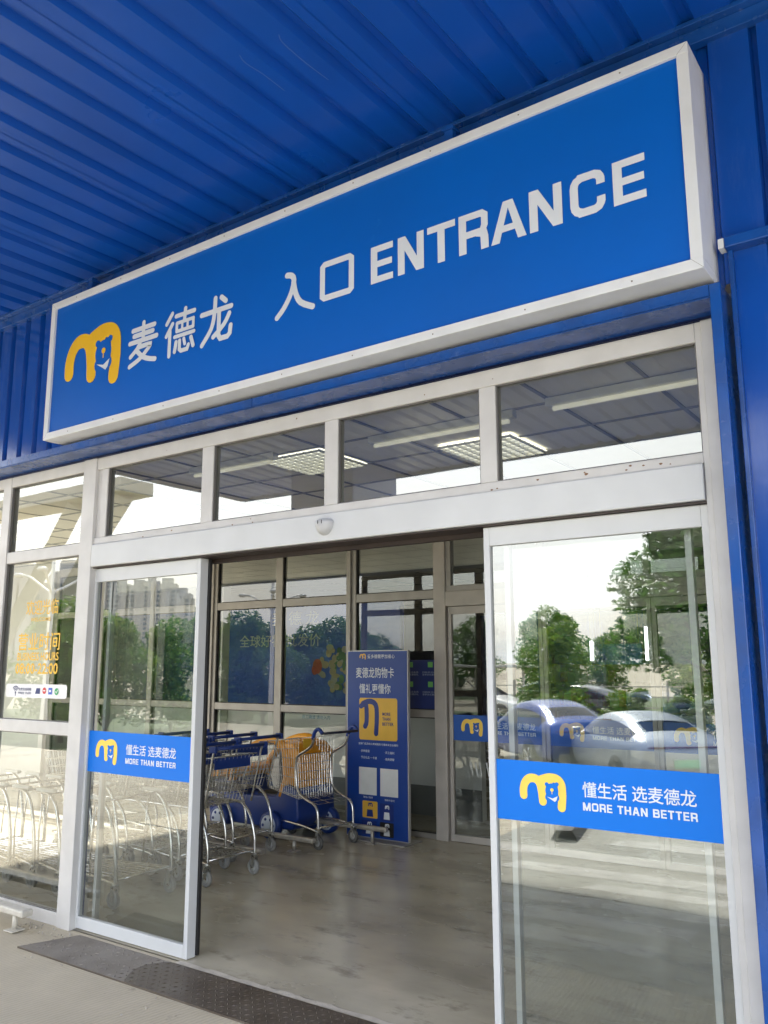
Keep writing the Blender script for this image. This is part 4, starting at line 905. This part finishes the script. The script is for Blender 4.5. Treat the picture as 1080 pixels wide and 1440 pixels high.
def car(name, L_, paint, label, st_scale=1.0, suv=0):
    o = bpy.data.objects.new(name, None); COL.objects.link(o); tag(o, label, 'car')
    h = suv
    S = [(0, .36, .60, .62, .60, .42), (.22, .26, .74, .78, .82, .58), (.85, .24, .86, .93, .92, .68), (1.30, .24, .92, 1.0, .94, .72), (1.95, .22, .96, 1.36+h, .95, .62), (2.45, .22, .98, 1.47+h, .95, .60), (3.1, .22, 1.0, 1.46+h, .95, .59),
         (3.7, .23, 1.03, 1.34+h, .95, .58), (4.2, .26, 1.06, 1.16+h*.6, .92, .60), (4.55, .30, 1.04, 1.09+h*.3, .84, .60), (4.72, .38, .84, .88, .76, .55)]
    k = L_/4.72; NP = 9; verts = []; faces = []; mi = []
    for (x_, zu, zb2, zr, wb_, wr_) in S:
        e = (wr_-wb_*.97)
        prof = [(0, zu), (wb_*.86, zu), (wb_*.99, zu+.14), (wb_, zu+(zb2-zu)*.62), (wb_*.97, zb2), (wb_*.97+e*.82, zb2+(zr-zb2)*.80), (wr_*.92, zr-.012), (wr_*.5, zr+.012), (0, zr+.02)]
        verts += [(x_*k, p_[0], p_[1]) for p_ in prof]
    for i in range(len(S)-1):
        for j in range(NP-1):
            faces.append((i*NP+j, i*NP+j+1, (i+1)*NP+j+1, (i+1)*NP+j))
            g = 0
            if 4 <= j <= 5 and 4 <= i <= 6: g = 1 if j == 4 else 0
            if 4 <= i <= 6 and j == 4: g = 1
            if i == 3 and j == 4: g = 1
            if i == 7 and j == 4: g = 1
            if i == 3 and j >= 6: g = 2
            if i in (7,) and j >= 6: g = 3
            mi.append(g)
    n0 = len(verts)
    full = verts+[(x_, -y_, z_) for x_, y_, z_ in verts]
    ff = faces+[tuple(n0+a_ for a_ in reversed(f_)) for f_ in faces]
    me = bpy.data.meshes.new('c'); me.from_pydata(full, [], ff)
    for M_ in range(4): me.materials.append(None)
    me.polygons.foreach_set('material_index', mi+mi)
    bm = bmesh.new(); bm.from_mesh(me); bmesh.ops.remove_doubles(bm, verts=bm.verts, dist=.001)
    bmesh.ops.holes_fill(bm, edges=[e_ for e_ in bm.edges if e_.is_boundary], sides=0); bmesh.ops.recalc_face_normals(bm, faces=bm.faces); bm.to_mesh(me); bm.free()
    tmp = bpy.data.objects.new('c', me); COL.objects.link(tmp); sb = tmp.modifiers.new('s', 'SUBSURF'); sb.levels = 2; sb.render_levels = 2
    ev = bpy.data.meshes.new_from_object(tmp.evaluated_get(bpy.context.evaluated_depsgraph_get()))
    bpy.data.objects.remove(tmp)
    GL = mat('car_glass', (.010, .013, .018), .12, var=.05, spec=.18)
    groups = {}
    for p_ in ev.polygons:
        g = p_.material_index; key = {0: 'body', 1: 'side_window', 2: 'windscreen', 3: 'rear_window'}[g]
        if g == 1: key = ('side_window', p_.center.y > 0)
        groups.setdefault(key, []).append(p_)
    for key, ps in groups.items():
        q = MB(); idx = {}
        for p_ in ps:
            for vi in p_.vertices:
                if vi not in idx: idx[vi] = len(q.v); q.v.append(tuple(ev.vertices[vi].co))
            q.f.append(tuple(idx[vi] for vi in p_.vertices)); q.m.append(0); q.sm.append(True)
        q.build(key if isinstance(key, str) else key[0], paint if key == 'body' else GL, o, recalc=False)
    for x_ in (.86*k, 3.72*k):
        for sg in (-1, 1):
            q = MB(); r = .335; yy_ = sg*.86
            q.lathe([(r*.66, -.1), (r*.95, -.11), (r, -.08), (r, .08), (r*.95, .11), (r*.66, .1)], (x_, yy_, r), 'y', 32); wq = q.build('wheel', RUB, o)
            q = MB(); q.lathe([(0, sg*.085), (r*.16, sg*.09), (r*.2, sg*.07), (r*.6, sg*.06), (r*.68, sg*.10)], (x_, yy_, r), 'y', 28)
            for a in range(5):
                t = a*2*math.pi/5; d = Vector((math.cos(t), 0, math.sin(t))); pq = Vector((x_, yy_+sg*.095, r)); q.tube([pq+d*.03, pq+d*r*.66], .026, 6)
            q.build('rim', CHROME2, wq)
            q = MB(); q.lathe([(0, sg*.03), (r*1.14, sg*.03), (r*1.14, -sg*.2), (0, -sg*.2)], (x_, sg*.915, r+.02), 'y', 32); q.build('wheel_arch', RUB, o)
    q = MB(); q.tube(smooth_path([(4.50*k, -.78, .93), (4.66*k, -.60, .945), (4.70*k, -.3, .95), (4.71*k, 0, .95), (4.70*k, .3, .95), (4.66*k, .60, .945), (4.50*k, .78, .93)], 4), .014, 8); q.build('tail_light', mat('tail_red', (.10, .012, .014), .2), o)
    for sg in (-1, 1):
        q = MB(); q.lathe([(0, 0), (.10, .0), (.12, .03), (.0, .05)], (.16*k, sg*.62, .66), 'x', 14); q.build('headlight', mat('headlight', (.7, .7, .72), .1), o)
        q = MB(); q.box(1.55*k, sg*.98-.09, .98, 1.70*k, sg*.98+.09, 1.10, c=.035); q.build('wing_mirror', paint, o)
    q = MB(); q.box(4.70*k, -.24, .60, 4.735*k, .24, .74, c=.004); q.build('licence_plate', mat('plate_green', (.25, .62, .42), .4), o)
    q = MB(); q.box(4.55*k, -.62, .30, 4.70*k, .62, .46, c=.03); q.build('bumper', ALU_D, o)
    return o
SILV = mat('silver_car_paint', (.34, .38, .44), .38, metal=.35, var=.03, coat=.15)
BLUC = mat('blue_car_paint', (.012, .045, .22), .22, metal=.3, var=.03, coat=.15)
WHTC = mat('white_car_paint', (.72, .72, .72), .25, var=.03, coat=.5)
GREY_C = mat('dark_car_paint', (.05, .055, .06), .22, metal=.3, var=.03, coat=.5)
def put(o, cx, cy, heading, L_):
    # heading = direction the car's front points to
    d = Vector((math.cos(heading), math.sin(heading), 0)); rear_first = -d
    o.rotation_euler = (0, 0, heading+math.pi); o.location = Vector((cx, cy, zgr(cy)))+d*(L_/2)
ZL = -.66
put(car('parked_car', 4.75, SILV, 'silver fastback car with its rear to the doors, reflected in the right door'), -1.45, -13.6, R(229), 4.75)
put(car('parked_car', 4.7, BLUC, 'dark blue car parked beside the silver car, reflected in the right door', suv=.08), -4.5, -15.8, R(222), 4.7)
put(car('parked_car', 4.6, WHTC, 'white car parked right of the silver car at the reflected tree', suv=.05), 1.75, -14.6, R(238), 4.6)
put(car('parked_car', 4.6, GREY_C, 'dark grey car in the far row of the reflected car park', suv=.1), -9.5, -29.5, R(185), 4.6)
put(car('parked_car', 4.5, WHTC, 'white car in the far row of the reflected car park', suv=.1), -14.2, -30.5, R(5), 4.5)

# trees: trunk, limbs and a crown of many leaf faces
def tree_proto(h, cr_, leaf, seed, nl, ls, lobes=9, trunk_h=.35, squash=.8):
    r_ = random.Random(seed); o = bpy.data.objects.new('tree', None); COL.objects.link(o)
    q = MB(); q.tube(smooth_path([(0, 0, 0), (.05*r_.uniform(-1, 1), .05, h*.2), (.1*r_.uniform(-1, 1), .1*r_.uniform(-1, 1), h*trunk_h), (.15*r_.uniform(-1, 1), .1, h*.75)], 4), .03*h**.8, 8, r2=.008*h)
    cen = []
    for k in range(lobes):
        a = k*2.4+r_.random(); rr = cr_*(.25+.6*r_.random()); zz = h*(trunk_h+.1+(.85-trunk_h)*((k+.5)/lobes))
        taper = 1-.55*max(0, (zz/h-.55)/.45)
        cc = Vector((rr*taper*math.cos(a), rr*taper*math.sin(a), zz)); cen.append((cc, cr_*(.34+.22*r_.random())*taper**.5))
        q.tube(smooth_path([(0, 0, h*trunk_h*(.8+.3*r_.random())), cc*.5+Vector((0, 0, h*.12)), cc], 3), .010*h, 6, r2=.003*h)
    q.build('trunk', BARK, o)
    q = MB()
    for k in range(nl):
        cc, rad = cen[r_.randrange(lobes)]
        d = Vector((r_.gauss(0, 1), r_.gauss(0, 1), r_.gauss(0, 1))).normalized()*rad*r_.uniform(.35, 1.12)**.6; d.z *= squash
        p_ = cc+d; a = Vector((r_.gauss(0, 1), r_.gauss(0, 1), r_.gauss(0, .6))).normalized(); b_ = a.cross(Vector((r_.gauss(0, 1), r_.gauss(0, 1), r_.gauss(0, 1)))).normalized()
        s_ = ls*r_.uniform(.6, 1.3)
        q.face([p_-a*s_, p_+b_*s_*.45, p_+a*s_, p_-b_*s_*.45], 0 if r_.random() < .7 else 1)
    q.build('crown', leaf, o, recalc=False)
    return o
tA = tree_proto(7.2, 2.9, [LEAF3, LEAF], 11, 20000, .11, 16, .28)
tB = tree_proto(6.0, 2.6, [LEAF, LEAF2], 5, 9000, .13, 14, .06)
tC = tree_proto(4.6, 1.9, [LEAF2, LEAF], 23, 6500, .10, 11, .14)
def plant(pr, first, x, y, s_, rz, label, group, name=None):
    o = pr if first else copy_tree(pr); o.location = (x, y, zgr(y)); o.scale = (s_, s_, s_); o.rotation_euler = (0, 0, rz)
    tag(o, label, 'tree', group); return o
GRP = 'trees round the car park'
plant(tA, True, -.35, -18.2, .97, 0, 'tall dark leafy tree reflected at the top right of the right door', GRP)
plant(tA, False, 1.15, -18.9, .92, 2.0, 'dark leafy tree reflected next to the right edge of the right door', GRP)
plant(tC, True, -8.0, -24.6, .84, 0, 'small round yellow green tree reflected in the middle of the right door', GRP)
plant(tC, False, -2.6, -27.5, .95, 1.0, 'yellow green tree reflected behind the silver car', GRP)
plant(tC, False, 1.0, -28.5, 1.05, 3.0, 'yellow green tree reflected behind the tall dark tree', GRP)
pal = tB
hedge = [(-19.5, -12.6), (-20.4, -14.9), (-19.9, -17.3), (-20.6, -19.6), (-21.2, -21.8), (-21.8, -24.0), (-22.8, -26.4), (-21.5, -10.2), (-23.2, -8.1), (-24.2, -5.6)]
for i, (x_, y_) in enumerate(hedge):
    plant(pal, i == 0, x_, y_, rnd.uniform(.60, .74), i*1.7, 'bushy green tree in the dense row reflected in the left door', 'dense tree row beyond the car park')
far = [(-13.5, -44), (-17.5, -45), (-22, -44), (-9, -46), (-4.5, -45), (0, -46), (5, -45), (-27, -45), (-33, -44)]
for i, (x_, y_) in enumerate(far):
    plant(tB if i % 2 else tC, False, x_, y_, rnd.uniform(.7, .95), i*1.1, 'distant roundish tree in the far row behind the car park', 'far tree row')

tD = tree_proto(1.5, .95, [LEAF2, LEAF], 31, 2600, .07, 8, .12)
for i, (x_, y_) in enumerate(((-6.2, -20.9), (-4.4, -21.3), (-2.6, -21.0), (-.4, -21.4), (1.7, -21.0), (3.8, -21.3), (-7.0, -22.8), (-3.3, -23.4), (.9, -23.6))):
    o = plant(tD, i == 0, x_, y_, rnd.uniform(.85, 1.25), i*1.3, 'low bushy shrub on the grass strip behind the reflected cars', 'shrubs behind the parked cars'); o.name = 'shrub'; o['category'] = 'shrub'

# perimeter fence and low white shed behind the car park
fn = thing('boundary_fence', (-10, -37, ZL), 'low grey boundary fence at the far side of the car park', 'fence')
q = MB()
for i in range(18): q.box(-40+i*4, -37.05, ZL, -40+i*4+.08, -36.97, ZL+1.6)
q.build('fence_post', ALU, fn)['kind'] = 'stuff'
q = MB()
for zz in (.3, .8, 1.3): q.box(-40, -37.02, ZL+zz, 28, -36.99, ZL+zz+.05)
q.build('fence_rail', ALU, fn)
shd = thing('bike_shed', (-19.5, -36, ZL), 'long low white roofed shelter reflected above the blue car', 'shelter')
q = MB(); q.box(-25, -35.5, ZL+2.2, -13.5, -32.5, ZL+2.34, c=.03); q.build('shed_roof', CONC, shd)
for i in range(4):
    q = MB(); q.tube([(-24.5+i*3.5, -34, ZL), (-24.5+i*3.5, -34, ZL+2.2)], .06, 8); q.build('shed_post', CONC, shd)

# lamp post with three raised arms, slanted-leg portal
lpst = thing('street_lamp', (-13.8, -8.25, zgr(-8.25)), 'white street lamp with three raised arms reflected in the left window', 'street lamp')
lx, ly, lz = -13.8, -8.25, zgr(-8.25)
WPNT = mat('lamp_white', (.75, .75, .74), .4, var=.1)
q = MB(); q.tube([(lx, ly, lz), (lx, ly, lz+1.2), (lx, ly, 3.2), (lx, ly, 4.6)], .085, 12, r2=.045); q.build('pole', WPNT, lpst)
for a in (0, 2.1, 4.2):
    d = Vector((math.cos(a+.8), math.sin(a+.8), 0)); c0 = Vector((lx, ly, 3.45))
    q = MB(); q.tube(smooth_path([c0, c0+d*.35+Vector((0, 0, .22)), c0+d*.75+Vector((0, 0, .45)), c0+d*1.0+Vector((0, 0, .5))], 4), .03, 8); am = q.build('lamp_arm', WPNT, lpst)
    e = c0+d*1.1+Vector((0, 0, .5)); q = MB(); q.lathe([(0, .06), (.08, .05), (.14, 0), (.10, -.05), (0, -.06)], e, 'z', 14); q.build('lamp_head', WPNT, am)
pt = thing('gate_portal', (-34, -19.8, ZL), 'cream concrete elevated beam on slanted legs reflected in the left windows', 'gate')
PORT = mat('portal_concrete', (.46, .44, .40), .85, var=.2, scale=.4)
q = MB(); q.box(-58, -22.4, 9.75, -27.6, -20.4, 10.4, c=.04); q.build('portal_beam', PORT, pt)
for xa, xb in ((-28.4, -38.0), (-32.2, -41.0), (-46.0, -55.0)):
    q = MB(); q.tube([(xa, -21.3, 9.76), (xb, -21.3, ZL)], .55, 4, smooth=False, r2=.45); q.build('portal_leg', PORT, pt)

# apartment towers and hills far away
TW = mat('hazy_tower_wall', (.50, .49, .48), .8, var=.12, scale=.05); TWW = mat('tower_window', (.16, .19, .22), .3)  # wall colour kept pale to carry the haze of distance
def tower(x, y, w_, d_, h_, rz, label):
    o = thing('apartment_tower', (0, 0, 0), label, 'tower', 'apartment towers on the horizon')
    q = MB(); q.box(-w_/2, -d_/2, ZL, w_/2, d_/2, h_); q.box(-w_/4, -d_/4, h_, w_/4, d_/4, h_+4); q.box(w_/2, -d_/5, ZL, w_/2+1.6, d_/5, h_-3); q.box(-d_/5, d_/2, ZL, d_/5, d_/2+1.6, h_-3); q.box(-d_/5, -d_/2-1.6, ZL, d_/5, -d_/2, h_-3); q.box(-w_/2-1.6, -d_/5, ZL, -w_/2, d_/5, h_-3); q.build('wall', TW, o)
    q = MB(); nf = int(h_/3)
    for i in range(1, nf):
        z_ = i*3
        for sx_ in (-1, 1):
            q.box(sx_*w_/2-.1*sx_, -d_/2+1, z_, sx_*(w_/2+.08), -d_/5-.6, z_+1.6); q.box(sx_*w_/2-.1*sx_, d_/5+.6, z_, sx_*(w_/2+.08), d_/2-1, z_+1.6)
            q.box(-w_/2+1, sx_*d_/2-.1*sx_, z_, -d_/5-.6, sx_*(d_/2+.08), z_+1.6); q.box(d_/5+.6, sx_*d_/2-.1*sx_, z_, w_/2-1, sx_*(d_/2+.08), z_+1.6)
    q.build('window', TWW, o)['kind'] = 'stuff'
    o.location = (x, y, 0); o.rotation_euler = (0, 0, rz)
def vdir(u, v, t):                            # direction of a reflection seen at photo pixel (u,v), mirrored in the store front
    d = fw+r1*((u-540)/F_)-u1*((v-720)/F_); p_ = CAM+d*t; return p_.x, -p_.y, p_.z
for i, (u_, v_, ww) in enumerate(((172, 822, 11), (196, 824, 12), (214, 818, 11), (236, 822, 13), (256, 836, 12), (150, 812, 12))):
    x_, y_, z_ = vdir(u_, v_, 560); tower(x_, y_, ww, ww, z_, R(35+4*i), ('first', 'second', 'third', 'fourth', 'fifth', 'nearest')[i]+' pale high-rise of the row reflected above the trees in the left door')
for i, (u_, v_, ww) in enumerate(((12, 800, 15), (36, 812, 13), (100, 808, 15))):
    x_, y_, z_ = vdir(u_, v_, 260); tower(x_, y_, ww, ww*.8, z_, R(30), ('left', 'middle', 'right')[i]+' one of the three pale blocks reflected in the opening hours window')
hl = MB(); hr = random.Random(2); prev = None
for i in range(41):
    a = R(206+i*.62); dst = 1900; hh = (60+75*math.sin(math.pi*i/40)+22*math.sin(i*.55)+10*math.sin(i*1.3+1)+6*hr.random())*math.sin(math.pi*i/40)**.6
    base = (dst*math.cos(a), dst*math.sin(a), ZL); top = ((dst+260)*math.cos(a), (dst+260)*math.sin(a), hh)
    if prev: hl.face([prev[0], base, top, prev[1]], 0, True)
    prev = (base, top)
tag(hl.build('hills', mat('hill_forest', (.07, .10, .06), .9, var=.3, scale=.01)), kind='structure')
